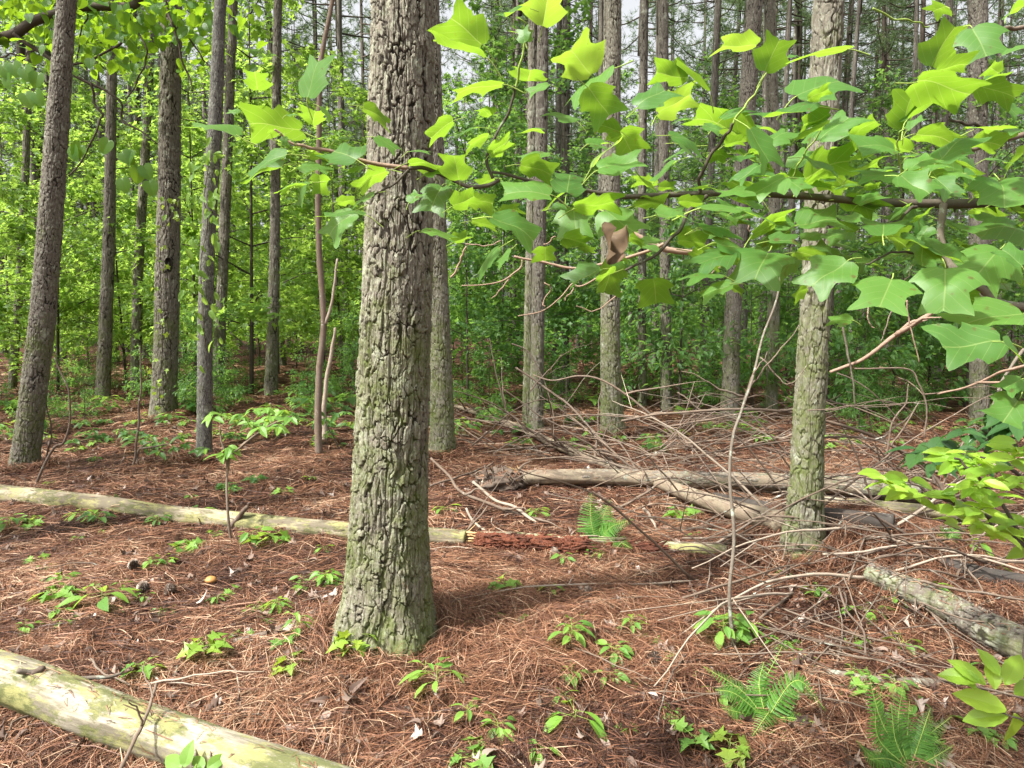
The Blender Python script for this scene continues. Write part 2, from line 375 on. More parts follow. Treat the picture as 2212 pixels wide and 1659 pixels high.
M['shrub_sunlit'] = leaf_mat('sunlit_toothed_leaf', (0.17, 0.33, 0.035), (0.30, 0.46, 0.05), (0.62, 0.85, 0.08), rough=0.42, fac=0.42, spec=0.4)  # brighter copy of the serrate leaf, sunlight put into its colour
M['rhodo'] = leaf_mat('dark_evergreen_leaf', (0.025, 0.075, 0.02), (0.045, 0.11, 0.025), (0.10, 0.24, 0.03), rough=0.4, fac=0.25, spec=0.45)
M['fern'] = leaf_mat('fern_frond', (0.05, 0.145, 0.022), (0.095, 0.215, 0.032), (0.25, 0.45, 0.05), rough=0.45, fac=0.33)
M['needle_green'] = leaf_mat('pine_needles', (0.045, 0.085, 0.035), (0.08, 0.125, 0.055), (0.20, 0.30, 0.09), fac=0.4)
M['bark_main'] = bark_mat('plated_pine_bark', (0.022, 0.018, 0.013), (0.078, 0.067, 0.050), (0.195, 0.176, 0.138), moss=0.60, lichen=0.9, lichen_c=(0.40, 0.42, 0.31))
M['bark_pine'] = bark_mat('pine_bark', (0.028, 0.024, 0.019), (0.080, 0.069, 0.056), (0.155, 0.138, 0.113), moss=0.5, lichen=0.45)
M['bark_moss'] = bark_mat('mossy_pine_bark', (0.030, 0.026, 0.017), (0.088, 0.078, 0.06), (0.18, 0.165, 0.128), moss=0.66, lichen=0.7)
M['bark_far'] = bark_mat('far_pine_bark', (0.030, 0.025, 0.021), (0.068, 0.058, 0.048), (0.125, 0.11, 0.092), moss=0.25, lichen=0.3, bump=0.9)
M['bark_grey'] = bark_mat('smooth_grey_bark', (0.035, 0.032, 0.028), (0.075, 0.070, 0.062), (0.125, 0.118, 0.105), moss=0.15, lichen=0.55)
M['bark_log'] = bark_mat('flaky_log_bark', (0.03, 0.025, 0.02), (0.082, 0.068, 0.055), (0.145, 0.124, 0.102), moss=0.2, lichen=0.6)
M['twig'] = wood_mat('dark_twig_bark', (0.06, 0.045, 0.035), (0.10, 0.08, 0.065), (0.085, 0.08, 0.06), spot=(0.25, 0.27, 0.22), spot_amt=0.1)
M['bough'] = wood_mat('bough_bark', (0.075, 0.060, 0.048), (0.12, 0.10, 0.078), (0.10, 0.095, 0.07), spot=(0.26, 0.28, 0.22), spot_amt=0.25)
M['limb'] = wood_mat('limb_bark', (0.065, 0.05, 0.037), (0.10, 0.08, 0.06), (0.085, 0.07, 0.052))
M['petiole'] = wood_mat('green_stalk', (0.22, 0.32, 0.06), (0.30, 0.38, 0.10), (0.26, 0.36, 0.08))
M['pinkwood'] = wood_mat('reddish_dry_bark', (0.26, 0.17, 0.12), (0.34, 0.24, 0.18), (0.28, 0.20, 0.15))
M['stick'] = wood_mat('dry_stick', (0.13, 0.092, 0.066), (0.215, 0.163, 0.122), (0.165, 0.132, 0.104), spot=(0.42, 0.42, 0.36), spot_amt=0.15)
M['stick_dark'] = wood_mat('dark_stick', (0.10, 0.07, 0.052), (0.17, 0.125, 0.095), (0.15, 0.12, 0.095), spot=(0.42, 0.47, 0.40), spot_amt=0.3)
M['stick_pale'] = wood_mat('bleached_stick', (0.29, 0.23, 0.17), (0.40, 0.33, 0.26), (0.32, 0.27, 0.22))
M['lichen_stick'] = wood_mat('lichened_stick', (0.12, 0.10, 0.078), (0.19, 0.16, 0.125), (0.16, 0.135, 0.105), spot=(0.36, 0.41, 0.33), spot_amt=0.5)
def log_mat(name, wood_a, wood_b, grey, green, yellow, amt=.5):
    m, nt, out = mat_new(name); tx = N(nt, 'ShaderNodeTexCoord'); ob = tx.outputs['Object']
    al = mapping(nt, ob, (0.10, 1, 1)); ob2 = mapping(nt, ob, (0.38, 1, 1)); st = noise(nt, al, 30, 7, 0.7); st2 = noise(nt, al, 7, 5, 0.65); pt = noise(nt, ob2, 6.5, 8, 0.72); sp = noise(nt, ob2, 24, 7, 0.75); fn = noise(nt, ob, 90, 4, 0.7)
    c = mixc(nt, ramp(nt, st, 0.32, 0.68), wood_a, wood_b); c = mixc(nt, math_(nt, 'MULTIPLY', ramp(nt, st2, 0.49, 0.56), .8), c, grey)
    c = mixc(nt, math_(nt, 'MULTIPLY', ramp(nt, math_(nt, 'ADD', math_(nt, 'MULTIPLY', pt, .65), math_(nt, 'MULTIPLY', sp, .35)), .495 - .04 * amt, .545 - .04 * amt), .88), c, green)
    c = mixc(nt, math_(nt, 'MULTIPLY', ramp(nt, math_(nt, 'ADD', math_(nt, 'MULTIPLY', noise(nt, ob2, 9.3, 8, .74), .6), math_(nt, 'MULTIPLY', sp, .4)), .51 - .03 * amt, .58 - .03 * amt), .75), c, yellow)
    c = mixc(nt, math_(nt, 'MULTIPLY', ramp(nt, fn, .62, .72), .55), c, tuple(x * .4 for x in grey))
    crack = ramp(nt, noise(nt, mapping(nt, ob, (0.07, 1, 1)), 42, 5, .6), .66, .72); c = mixc(nt, math_(nt, 'MULTIPLY', crack, .75), c, tuple(x * .3 for x in grey))
    p = N(nt, 'ShaderNodeBsdfPrincipled'); p.inputs['Roughness'].default_value = .9; p.inputs['Specular IOR Level'].default_value = .15; nt.links.new(c, p.inputs['Base Color'])
    b = N(nt, 'ShaderNodeBump'); b.inputs['Strength'].default_value = .8; b.inputs['Distance'].default_value = .006
    nt.links.new(math_(nt, 'SUBTRACT', math_(nt, 'ADD', st, math_(nt, 'MULTIPLY', fn, .4)), crack), b.inputs['Height']); nt.links.new(b.outputs[0], p.inputs['Normal']); nt.links.new(p.outputs[0], out.inputs[0]); return m
M['log_pale'] = log_mat('barkless_log', (0.25, 0.22, 0.16), (0.40, 0.365, 0.285), (0.12, 0.105, 0.075), (0.09, 0.10, 0.032), (0.27, 0.26, 0.105), .6)
M['log_far'] = log_mat('weathered_log', (0.24, 0.20, 0.14), (0.36, 0.315, 0.225), (0.11, 0.092, 0.066), (0.085, 0.09, 0.036), (0.30, 0.28, 0.12), .5)
M['log_beige'] = log_mat('peeled_log', (0.17, 0.13, 0.09), (0.25, 0.20, 0.145), (0.10, 0.08, 0.06), (0.22, 0.185, 0.13), (0.33, 0.27, 0.19), .2)
M['log_black'] = wood_mat('blackened_log', (0.035, 0.03, 0.025), (0.075, 0.06, 0.05), (0.05, 0.045, 0.04), spot=(0.45, 0.43, 0.38), spot_amt=0.12)
M['rot'] = wood_mat('red_rotten_wood', (0.07, 0.027, 0.017), (0.13, 0.046, 0.026), (0.05, 0.022, 0.015), scale=(0.25, 1, 1), streak=40)
M['rot_core'] = bark_mat('red_rotten_core', (0.035, 0.016, 0.011), (0.07, 0.026, 0.016), (0.14, 0.050, 0.028), moss=0, lichen=0)
M['splinter'] = wood_mat('fresh_splinter', (0.50, 0.32, 0.14), (0.62, 0.45, 0.24), (0.42, 0.28, 0.14))
M['stub'] = wood_mat('root_mass', (0.07, 0.052, 0.04), (0.15, 0.112, 0.085), (0.10, 0.08, 0.062))
M['needle'] = tint_mat('fallen_needles', [(0, (0.030, 0.014, 0.010)), (0.28, (0.076, 0.035, 0.023)), (0.55, (0.165, 0.072, 0.039)), (0.82, (0.32, 0.160, 0.088)), (1, (0.46, 0.32, 0.21))], rough=0.55, trans=0.12, spec=0.35)
M['litter'] = tint_mat('dead_leaves', [(0, (0.07, 0.045, 0.034)), (0.45, (0.16, 0.11, 0.085)), (0.8, (0.29, 0.215, 0.17)), (1, (0.46, 0.39, 0.34))], rough=0.75, trans=0.15)
M['brown_leaf'] = tint_mat('brown_leaf', [(0, (0.10, 0.068, 0.042)), (1, (0.19, 0.13, 0.08))], rough=0.7, trans=0.2)
M['cone'] = tint_mat('pine_cone_scales', [(0, (0.15, 0.11, 0.085)), (1, (0.34, 0.28, 0.23))], rough=0.8)
def plain(name, c, rough=0.6):
    m, nt, out = mat_new(name); p = N(nt, 'ShaderNodeBsdfPrincipled'); tx = N(nt, 'ShaderNodeTexCoord')
    nt.links.new(mixc(nt, noise(nt, tx.outputs['Object'], 40, 4), tuple(x * 0.75 for x in c), c), p.inputs['Base Color']); p.inputs['Roughness'].default_value = rough
    nt.links.new(p.outputs[0], out.inputs[0]); return m
M['cap'] = plain('mushroom_cap', (0.45, 0.22, 0.06)); M['stalk'] = plain('mushroom_stalk', (0.6, 0.5, 0.33))
def ground_mat():
    m, nt, out = mat_new('needle_floor'); tx = N(nt, 'ShaderNodeTexCoord'); ob = tx.outputs['Object']
    acc = None
    for k, (rz, sc) in enumerate(((0.3, 60), (1.4, 60), (2.5, 60))):
        mp = N(nt, 'ShaderNodeMapping'); mp.inputs['Rotation'].default_value = (0, 0, rz); mp.inputs['Scale'].default_value = (0.12, 1, 1); nt.links.new(ob, mp.inputs[0])
        v = noise(nt, mp.outputs[0], sc, 3, 0.6); acc = v if acc is None else math_(nt, 'MAXIMUM', acc, v)
    n2 = noise(nt, ob, 0.9, 5, 0.6); n3 = noise(nt, ob, 9, 5, 0.65)
    c = mixc(nt, ramp(nt, acc, 0.45, 0.75), (0.028, 0.016, 0.012), (0.12, 0.058, 0.036))
    c = mixc(nt, math_(nt, 'MULTIPLY', ramp(nt, n3, 0.4, 0.75), 0.5), c, (0.14, 0.062, 0.036)); c = mixc(nt, math_(nt, 'MULTIPLY', ramp(nt, n2, 0.5, 0.75), 0.35), c, (0.12, 0.075, 0.045))
    p = N(nt, 'ShaderNodeBsdfPrincipled'); p.inputs['Roughness'].default_value = 0.9; p.inputs['Specular IOR Level'].default_value = 0.1; nt.links.new(c, p.inputs['Base Color'])
    b = N(nt, 'ShaderNodeBump'); b.inputs['Strength'].default_value = 0.8; b.inputs['Distance'].default_value = 0.015; nt.links.new(acc, b.inputs['Height'])
    nt.links.new(b.outputs[0], p.inputs['Normal']); nt.links.new(p.outputs[0], out.inputs[0]); return m
M['ground'] = ground_mat()

# ------------------------------------------------------------------ ground and needle litter
def build_ground():
    xs = np.unique(np.concatenate([np.linspace(-160, -14, 40), np.linspace(-14, 14, 421), np.linspace(14, 160, 40)]))
    ys = np.unique(np.concatenate([np.linspace(-30, 0, 16), np.linspace(0, 16, 290), np.linspace(16, 190, 60)]))
    X, Y = np.meshgrid(xs, ys); Z = G(X, Y) - 0.012
    V = np.stack([X, Y, Z], -1).reshape(-1, 3); nx = len(xs); ny = len(ys)
    i = np.arange(ny - 1)[:, None] * nx; j = np.arange(nx - 1)[None]
    F = np.stack([i + j, i + j + 1, i + nx + j + 1, i + nx + j], -1).reshape(-1, 4)
    tag(link('ground', mesh_np('ground', V, F, M['ground'], None, True)), kind='structure')
build_ground()
def scatter_xy(n, y0, y1, margin=1.08):
    """points over the part of the floor that the view covers between two distances, even per square metre"""
    u = R.random(n); y = np.sqrt(y0 * y0 + u * (y1 * y1 - y0 * y0)); x = (R.random(n) * 2 - 1) * y * 0.75 * margin
    return x, y
def strands(x, y, L, wd, lift, az=None):
    """thin bent blades lying on the floor, (n) of them"""
    n = len(x); az = R.random(n) * 2 * PI if az is None else az
    d = np.stack([np.cos(az), np.sin(az)], 1); side = np.stack([-d[:, 1], d[:, 0]], 1)
    bend = (R.random(n) - 0.5) * 0.12
    ts = np.array([0, 0.5, 1.0]); V = np.zeros((n, 6, 3))
    z0 = R.random(n) * lift; arch = (R.random(n)) ** 2 * lift * .45; dz = (R.random(n) - 0.5) * lift * 1.1
    e0 = np.stack([x, y], 1) - d * (L / 2)[:, None]; e1 = np.stack([x, y], 1) + d * (L / 2)[:, None]; g0 = G(e0[:, 0], e0[:, 1]); g1 = G(e1[:, 0], e1[:, 1]); gm = np.maximum(G(x, y), (g0 + g1) / 2)
    for k, t in enumerate(ts):
        c = np.stack([x, y], 1) + d * ((t - 0.5) * L)[:, None] + side * (bend * L * (1 - 4 * (t - .5) ** 2))[:, None]
        z = (g0, gm, g1)[k] + np.maximum(0.001, z0 + arch * (1 - 4 * (t - .5) ** 2) + dz * (t - .5))
        ww = wd * (1.0 if t < 1 else 0.35)
        V[:, 2 * k, :2] = c - side * (ww / 2)[:, None]; V[:, 2 * k + 1, :2] = c + side * (ww / 2)[:, None]
        tw = (R.random(n) - .5) * ww
        V[:, 2 * k, 2] = z - tw; V[:, 2 * k + 1, 2] = z + tw
    F = np.array([[0, 1, 3, 2], [2, 3, 5, 4]])
    return V.reshape(-1, 3), (np.arange(n)[:, None, None] * 6 + F[None]).reshape(-1, 4)
def build_needles():
    Vs, Fs, Ts, n0 = [], [], [], 0
    for y0, y1, n, wd, L, lift in ((1.6, 3.2, 45000, 0.0021, 0.20, 0.04), (3.2, 5.0, 75000, 0.0025, 0.21, 0.04), (5.0, 8.0, 90000, 0.0036, 0.22, 0.04), (8.0, 13.0, 80000, 0.006, 0.2, 0.03), (13, 26, 60000, 0.012, 0.28, 0.03)):
        m = n // 3; x, y = scatter_xy(m, y0, y1); az = R.random(m) * 2 * PI
        az = az + 0.5 * np.sin(1.7 * x + 0.8 * y)
        for k in range(3):                                            # bundles of three needles from one sheath
            a = az + (R.random(m) - .5) * 0.28
            ox = 0.0 if k == 0 else (R.random(m) - .5) * 0.03
            V, F = strands(x + ox, y + ox, L * (0.7 + 0.6 * R.random(m)), np.full(m, wd) * (0.8 + 0.5 * R.random(m)), lift, a)
            Vs.append(V); Fs.append(F + n0); n0 += len(V)
            patch = 0.47 + 0.16 * np.sin(2.1 * x + 1.2) * np.sin(1.9 * y) + 0.16 * np.sin(6.1 * x + 2 * np.sin(3 * y)) * np.sin(5.3 * y + 1.5 * np.sin(2.7 * x))
            Ts.append(np.repeat(np.clip(patch + R.normal(0, 0.30, m), 0, 1), 6))
    # thick fringe of needles heaped at the foot of the thick pine and over the brush pile
    for (mx, my, rr, n) in ((-0.3, 3.3, 0.55, 9000), (0.45, 3.4, 0.6, 7000), (2.35, 4.3, 0.8, 12000)):
        a = R.random(n) * 2 * PI; q = np.sqrt(R.random(n)) * rr; x = mx + np.cos(a) * q; y = my + np.sin(a) * q
        V, F = strands(x, y, 0.17 * (0.7 + 0.6 * R.random(n)), np.full(n, 0.0021), 0.07)
        Vs.append(V); Fs.append(F + n0); n0 += len(V); Ts.append(np.repeat(np.clip(R.normal(0.6, 0.22, n), 0, 1), 6))
    for (bx_, by_, r0) in ((832, 1378, .27), (1733, 1190, .17), (955, 985, .17), (52, 1018, .2), (440, 998, .13), (356, 902, .3), (1322, 942, .2)):
        q = GP(bx_, by_); n = 1500; a = R.random(n) * 2 * PI; rr = r0 + np.abs(R.normal(0, .07, n)); x = q.x + np.cos(a) * rr; y = q.y + np.sin(a) * rr
        V, F = strands(x, y, 0.15 * (0.6 + 0.7 * R.random(n)), np.full(n, 0.0024 if by_ > 1100 else .004), 0.10, a + PI / 2 + R.normal(0, .7, n))
        Vs.append(V); Fs.append(F + n0); n0 += len(V); Ts.append(np.repeat(np.clip(R.normal(0.55, 0.25, n), 0, 1), 6))
    me = mesh_np('needle_litter', np.concatenate(Vs), np.concatenate(Fs), M['needle'], {'tint': np.concatenate(Ts)})
    tag(link('needle_litter', me), kind='stuff')
build_needles()

# ------------------------------------------------------------------ leaf templates: base at the origin, tip along +Y, upper face +Z, length 1
def tmpl(half, fold=0.25, droop=0.25, curl=0.0, rings=1, wave=0.0):
    """half: outline on x>=0 from the base up to the tip. returns V, F(tri), mirrored about the midrib"""
    h = np.array(half, float); m = len(h)
    V = []; F = []
    mid = [(0, t) for t in np.linspace(h[0, 1] * 0 + 0.0, h[-1, 1], m)]
    for sgn in (1, -1):
        prev = len(V); V += [(0.0, y) for _, y in mid]
        for r in range(1, rings + 1):
            f = r / rings
            V += [(sgn * hx * f, my * (1 - f) + hy * f) for (hx, hy), (_, my) in zip(h, mid)]
        for r in range(rings):
            for k in range(m - 1):
                a, b = prev + r * m + k, prev + r * m + k + 1; c, d = a + m, b + m
                F += [(a, c, d), (a, d, b)] if sgn > 0 else [(a, d, c), (a, b, d)]
    V = np.array(V); x, y = V[:, 0], V[:, 1]
    z = fold * np.abs(x) - droop * y * y - curl * x * x + wave * np.sin(9 * y + 4 * x) * np.abs(x)
    return np.stack([x, y, z], 1), np.array(F)
OVAL = [(0.0, 0.0), (0.16, 0.14), (0.23, 0.36), (0.215, 0.58), (0.12, 0.82), (0.0, 1.0)]
KITE = [(0.0, 0.0), (0.26, 0.4), (0.0, 1.0)]
MAPLE = [(0.0, 0.0), (0.16, -0.06), (0.34, -0.02), (0.25, 0.14), (0.56, 0.36), (0.30, 0.38), (0.24, 0.52), (0.16, 0.66), (0.0, 1.0)]
MAPLE2 = [(0.0, 0.0), (0.30, 0.02), (0.22, 0.18), (0.52, 0.42), (0.22, 0.50), (0.0, 1.0)]
HEART = [(0.0, 0.0), (0.16, -0.10), (0.36, -0.02), (0.47, 0.22), (0.42, 0.50), (0.24, 0.78), (0.0, 1.0)]
TULIP = [(0.0, 0.0), (0.14, -0.045), (0.30, -0.01), (0.43, 0.10), (0.54, 0.24), (0.62, 0.36), (0.52, 0.40), (0.42, 0.47), (0.40, 0.56), (0.43, 0.70), (0.50, 0.86), (0.52, 0.96), (0.42, 0.95), (0.27, 0.90), (0.12, 0.85), (0.0, 0.83)]
T_OVAL = tmpl(OVAL, 0.3, 0.3); T_KITE = tmpl(KITE, 0.25, 0.2); T_MAPLE = tmpl(MAPLE, 0.18, 0.25); T_MAPLE2 = tmpl(MAPLE2, 0.2, 0.25); T_HEART = tmpl(HEART, 0.18, 0.25)
T_SERR = tmpl([(x * (1 + 0.10 * (k % 2)), y) for k, (x, y) in enumerate([(0, 0), (.06, .06), (.11, .14), (.155, .23), (.185, .32), (.2, .41), (.205, .5), (.195, .59), (.175, .68), (.14, .77), (.095, .86), (.045, .94), (0, 1)])], 0.3, 0.25, rings=2, wave=.08)
def leaves_np(T, pos, axis, normal, size, wid=1.0):
    TV, TF = T; n = len(pos)
    A = nrm(np.asarray(axis, float)); Nn = np.asarray(normal, float); Nn = nrm(Nn - A * (A * Nn).sum(1, keepdims=True)); X = np.cross(A, Nn)
    s = np.broadcast_to(np.asarray(size, float), (n,))[:, None, None]; wd = np.broadcast_to(np.asarray(wid, float), (n,))[:, None, None]
    V = pos[:, None] + s * (TV[None, :, 0:1] * wd * X[:, None] + TV[None, :, 1:2] * A[:, None] + TV[None, :, 2:3] * Nn[:, None])
    F = (np.arange(n)[:, None, None] * len(TV) + TF[None]).reshape(-1, 3)
    return V.reshape(-1, 3), F
def add_leaves(mb, T, pos, axis, normal, size, wid=1.0, tint=None, m=0):
    V, F = leaves_np(T, np.asarray(pos, float), axis, normal, size, wid)
    t = R.random(len(pos)) if tint is None else np.broadcast_to(tint, (len(pos),))
    mb.add(V, F, np.repeat(t, len(T[0])), m)
def rnd_dir(n, up=0.0):
    v = R.normal(size=(n, 3)); v[:, 2] += up; return nrm(v)
UP = np.array([0, 0, 1.0])

# ------------------------------------------------------------------ measured pines: (base px, base py, [(py, px, width px)], ...)
def trunk_line(bpx, bpy, prof, top=15.0, base=None, wk=0.95):
    """centre line and radii of a trunk from its outline in the view; prof lists (py, px, width)"""
    g = GP(bpx, bpy) if base is None else base
    D = g.y
    ks = wk / math.sqrt(1 + ((bpx - CX) / FPX) ** 2)                      # off-axis stretch of a cylinder
    pts = [g - Vector((0, 0, 0.06))]; rad = [ks * prof[0][2] * D / FPX / 2]
    for (py, px, wpx) in prof:
        q = P(px, py, D); pts.append(q); rad.append(ks * wpx * D / FPX / 2)
    return pts, rad, D
def pine(name, label, bpx, bpy, prof, mat, nu, step, pw, ph, depth, seed, lobes=0.3, top=16.0, base=None, group=None, crown=None, cat='pine tree', wk=0.95):
    pts, rad, D = trunk_line(bpx, bpy, prof, base=base, wk=wk)
    order = sorted(range(len(pts)), key=lambda k: pts[k].z)
    pts = [pts[k] for k in order]; rad = [rad[k] for k in order]
    zs = np.array([p.z for p in pts]); z0 = zs[0]; zt = zs[-1]
    # smooth x against height, carry the last slope upwards
    hi = np.arange(z0, zt, step); ext = np.linspace(zt, top, max(4, int((top - zt) / max(step * 6, 0.05))))
    z = np.concatenate([hi, ext])
    xs = np.array([p.x for p in pts]); ys = np.array([p.y for p in pts])
    sl = (xs[-1] - xs[0]) / (zt - z0)
    x = np.where(z <= zt, np.interp(z, zs, xs), xs[-1] + sl * (z - zt)); r = np.where(z <= zt, np.interp(z, zs, rad), rad[-1] * np.clip(1 - (z - zt) / (top - zt + 1) * 0.75, 0.15, 1))
    k = np.ones(max(3, int(0.25 / step) | 1)); k /= len(k); pad = len(k) // 2
    sm = lambda q: np.convolve(np.pad(q, pad, mode='edge'), k, 'valid')[:len(q)]
    x = sm(x); r = sm(r)
    C = np.stack([x - x[0], np.zeros_like(x), z - z0], 1)
    e = tag(empty(name, (float(x[0]), float(ys[0]), float(z0))), label, cat, group)
    link('trunk', swept_bark('trunk', C, r + depth * 0.25, nu, mat, pw, ph, depth, seed, lobes), e)
    if crown:
        o = link('crown', crown, e, (float(C[-1, 0]), 0, float(C[-1, 2] - 6.0))); o.rotation_euler = (0, 0, seed * 1.3); o.scale = (1.45, 1.45, 1.0)  # crown above the frame, widened to cast more shade
    return e, D

def pine_crown(seed, nl=20, h=7.0, spread=2.3):
    g = np.random.default_rng(seed); mb = MB()
    tube(mb, [(0, 0, 0), (0.05, 0, h * 0.5), (0, 0, h)], 0.09, 0.02, 8, 6, 0, 0.5)
    P_, A_, S_ = [], [], []
    for i in range(nl):
        z = h * (0.05 + 0.93 * (i + g.random()) / nl); a = g.random() * 2 * PI; L = spread * (0.35 + 0.65 * (1 - z / h)) * (0.6 + 0.6 * g.random())
        e = np.array([math.cos(a) * L, math.sin(a) * L, z + 0.25 * L])
        mid = np.array([math.cos(a) * L * .5, math.sin(a) * L * .5, z - 0.02 * L])
        C = tube(mb, [(0, 0, z), mid, e], 0.03, 0.008, 6, 4, 0, 0.5)
        for t in np.linspace(0.45, 1.0, 9):
            for q in range(2):
                c = C[min(len(C) - 1, int(t * (len(C) - 1)))] + g.normal(0, 0.22, 3) * np.array([1, 1, .6])
                d = nrm(g.normal(size=(13, 3)) + np.array([math.cos(a), math.sin(a), 0.35]) * 0.9)
                P_.append(np.repeat(c[None], 13, 0)); A_.append(d)
    P_ = np.concatenate(P_); A_ = np.concatenate(A_); n = len(P_)
    add_leaves(mb, (np.array([[-.5, 0, 0], [.5, 0, 0], [0, 1, -.1]], float), np.array([[0, 1, 2]])), P_, A_, g.normal(size=(n, 3)), 0.24 * (0.8 + 0.4 * g.random(n)), 0.075, m=1)
    return mb.mesh('crown', [M['limb'], M['needle_green']], True)
CROWNS = [pine_crown(s) for s in (3, 4, 5)]
DENSE = [pine_crown(s, 40, 10.0, 2.6) for s in (6, 7)]

def dead_limbs(seed, z0, z1, n, rmax, mb=None, L0=1.6):
    g = np.random.default_rng(seed); mb = mb or MB()
    for i in range(n):
        z = z0 + (z1 - z0) * g.random(); a = g.random() * 2 * PI; L = L0 * (0.35 + 0.8 * g.random()); up = g.uniform(-0.25, 0.55)
        d = np.array([math.cos(a), math.sin(a), 0])
        C = tube(mb, [np.array([0, 0, z]), d * L * .5 + [0, 0, z + up * L * .5 + .04], d * L + [0, 0, z + up * L * .8]], rmax * (.7 + .5 * g.random()), 0.004, 7, 4, 0, g.random())
        for q in range(g.integers(1, 4)):
            k = g.integers(2, 6); b = C[k]; dd = nrm((d + g.normal(0, .6, 3))[None])[0]; l = L * g.uniform(.2, .5)
            tube(mb, [b, b + dd * l * .5 + [0, 0, .02], b + dd * l + [0, 0, g.uniform(-.1, .15)]], 0.006, 0.003, 4, 3, 0, g.random())
    return mb

PINES = []      # (x at ground, y, label) for spacing
def reg(e): PINES.append((e.location.x, e.location.y)); return e
e, D_MAIN = pine('pine_tree', 'thick foreground pine trunk of deep grey bark plates with moss and lichen', 832, 1378,
     [(1400, 831, 246), (1372, 832, 228), (1340, 833, 212), (1280, 837, 197), (1200, 840, 188), (1100, 842, 178), (1000, 846, 170), (900, 850, 164), (800, 853, 158), (600, 860, 150), (400, 865, 143), (200, 868, 138), (0, 870, 128), (-150, 872, 124)],
     M['bark_main'], 520, 0.0034, 0.034, 0.095, 0.0165, 11, 0.42, 17, crown=CROWNS[0]); reg(e)
e, _ = pine('pine_tree', 'mossy pine trunk half hidden behind the right edge of the thick foreground pine', 955, 985,
     [(985, 955, 62), (940, 956, 56), (800, 953, 50), (600, 946, 46), (300, 936, 44), (0, 927, 42), (-100, 925, 41)], M['bark_moss'], 200, 0.010, 0.045, 0.08, 0.013, 12, 0.25, 17, crown=CROWNS[1]); reg(e)
e, D_R = pine('pine_tree', 'mossy pine trunk standing by the brush pile with the fallen logs passing behind it', 1733, 1190,
     [(1190, 1733, 96), (1150, 1735, 88), (1050, 1741, 78), (900, 1748, 72), (650, 1762, 68), (300, 1777, 67), (0, 1790, 68), (-100, 1794, 66)], M['bark_moss'], 280, 0.0062, 0.042, 0.09, 0.011, 13, 0.28, 17, crown=CROWNS[2]); reg(e)
e, _ = pine('pine_tree', 'mossy pine trunk behind the tangle of arching dead branches', 1322, 942,
     [(942, 1324, 58), (900, 1322, 52), (750, 1318, 45), (600, 1318, 42), (300, 1320, 40), (0, 1323, 38)], M['bark_moss'], 180, 0.012, 0.048, 0.085, 0.013, 14, 0.2, 17, crown=CROWNS[0]); reg(e)
e, _ = pine('pine_tree', 'brown pine trunk rising from leafy undergrowth behind the thin grey sapling', 1580, 905,
     [(905, 1576, 44), (700, 1582, 38), (450, 1598, 37), (200, 1616, 37), (0, 1630, 36)], M['bark_pine'], 160, 0.014, 0.05, 0.09, 0.012, 15, 0.2, 18, crown=CROWNS[1]); reg(e)
e, D_L = pine('pine_tree', 'leaning grey pine trunk at the left with even scaly plates before a dark limb', 52, 1018,
     [(1018, 52, 84), (980, 56, 78), (900, 66, 74), (700, 90, 70), (500, 107, 66), (300, 122, 60), (100, 137, 53), (-50, 148, 50)], M['bark_pine'], 260, 0.008, 0.042, 0.062, 0.012, 16, 0.2, 17, crown=CROWNS[2], wk=.84); reg(e)
e, _ = pine('pine_tree', 'slim pine trunk with its left edge in the sun, right of the leaning pine', 226, 862,
     [(862, 222, 36), (700, 228, 32), (500, 236, 28), (250, 240, 24), (0, 244, 21)], M['bark_pine'], 120, 0.02, 0.05, 0.10, 0.012, 17, 0.2, 19, crown=CROWNS[0]); reg(e)
e, _ = pine('pine_tree', 'narrow dark pine trunk between the slim sunlit pine and the stout knotty pine', 296, 846,
     [(846, 293, 27), (600, 298, 23), (300, 316, 20), (0, 330, 17)], M['bark_pine'], 100, 0.025, 0.05, 0.10, 0.012, 18, 0.2, 19, crown=CROWNS[1]); reg(e)
e, D_K = pine('pine_tree', 'stout pine trunk with a dark knot hole, creeper leaves and loose bark', 356, 902,
     [(902, 354, 68), (850, 355, 60), (700, 360, 56), (560, 362, 55), (400, 366, 52), (200, 368, 48), (0, 372, 44)], M['bark_pine'], 220, 0.012, 0.055, 0.10, 0.016, 19, 0.25, 19, crown=CROWNS[2])
reg(e); knot = MB()
kp = P(364, 570, D_K - 0.19) - Vector(e.location)
th = np.linspace(0, 2 * PI, 15)[:-1]
rim = np.stack([kp.x + 0.045 * np.cos(th), kp.y - 0.012 + 0.0 * th, kp.z + 0.10 * np.sin(th) * (1 + .2 * np.sin(3 * th))], 1)
knot.add(np.concatenate([rim, rim * 1.0 + [0, .05, 0], [[kp.x, kp.y + .05, kp.z]]]), [(i, (i + 1) % 14, 14 + (i + 1) % 14, 14 + i) for i in range(14)], 0.9)
knot.F[3].append(np.array([(14 + i, 14 + (i + 1) % 14, 28) for i in range(14)])); knot.M[3].append(np.zeros(14))
link('knot_hole', knot.mesh('knot_hole', M['log_black']), e)
e, D_V = pine('hardwood_tree', 'smooth dark grey trunk with creeper leaves, right of the stout knotty pine', 440, 998,
     [(998, 440, 42), (960, 441, 36), (700, 443, 35), (500, 450, 34), (300, 463, 33), (150, 470, 30), (0, 476, 27)], M['bark_grey'], 160, 0.012, 0.022, 0.035, 0.004, 20, 0.25, 15, cat='tree'); reg(e)
e, _ = pine('pine_tree', 'dark pine trunk close behind the smooth grey creeper-hung trunk', 472, 858,
     [(858, 470, 27), (650, 478, 25), (400, 489, 24), (100, 500, 20)], M['bark_pine'], 100, 0.025, 0.05, 0.10, 0.012, 21, 0.2, 19, crown=CROWNS[0]); reg(e)
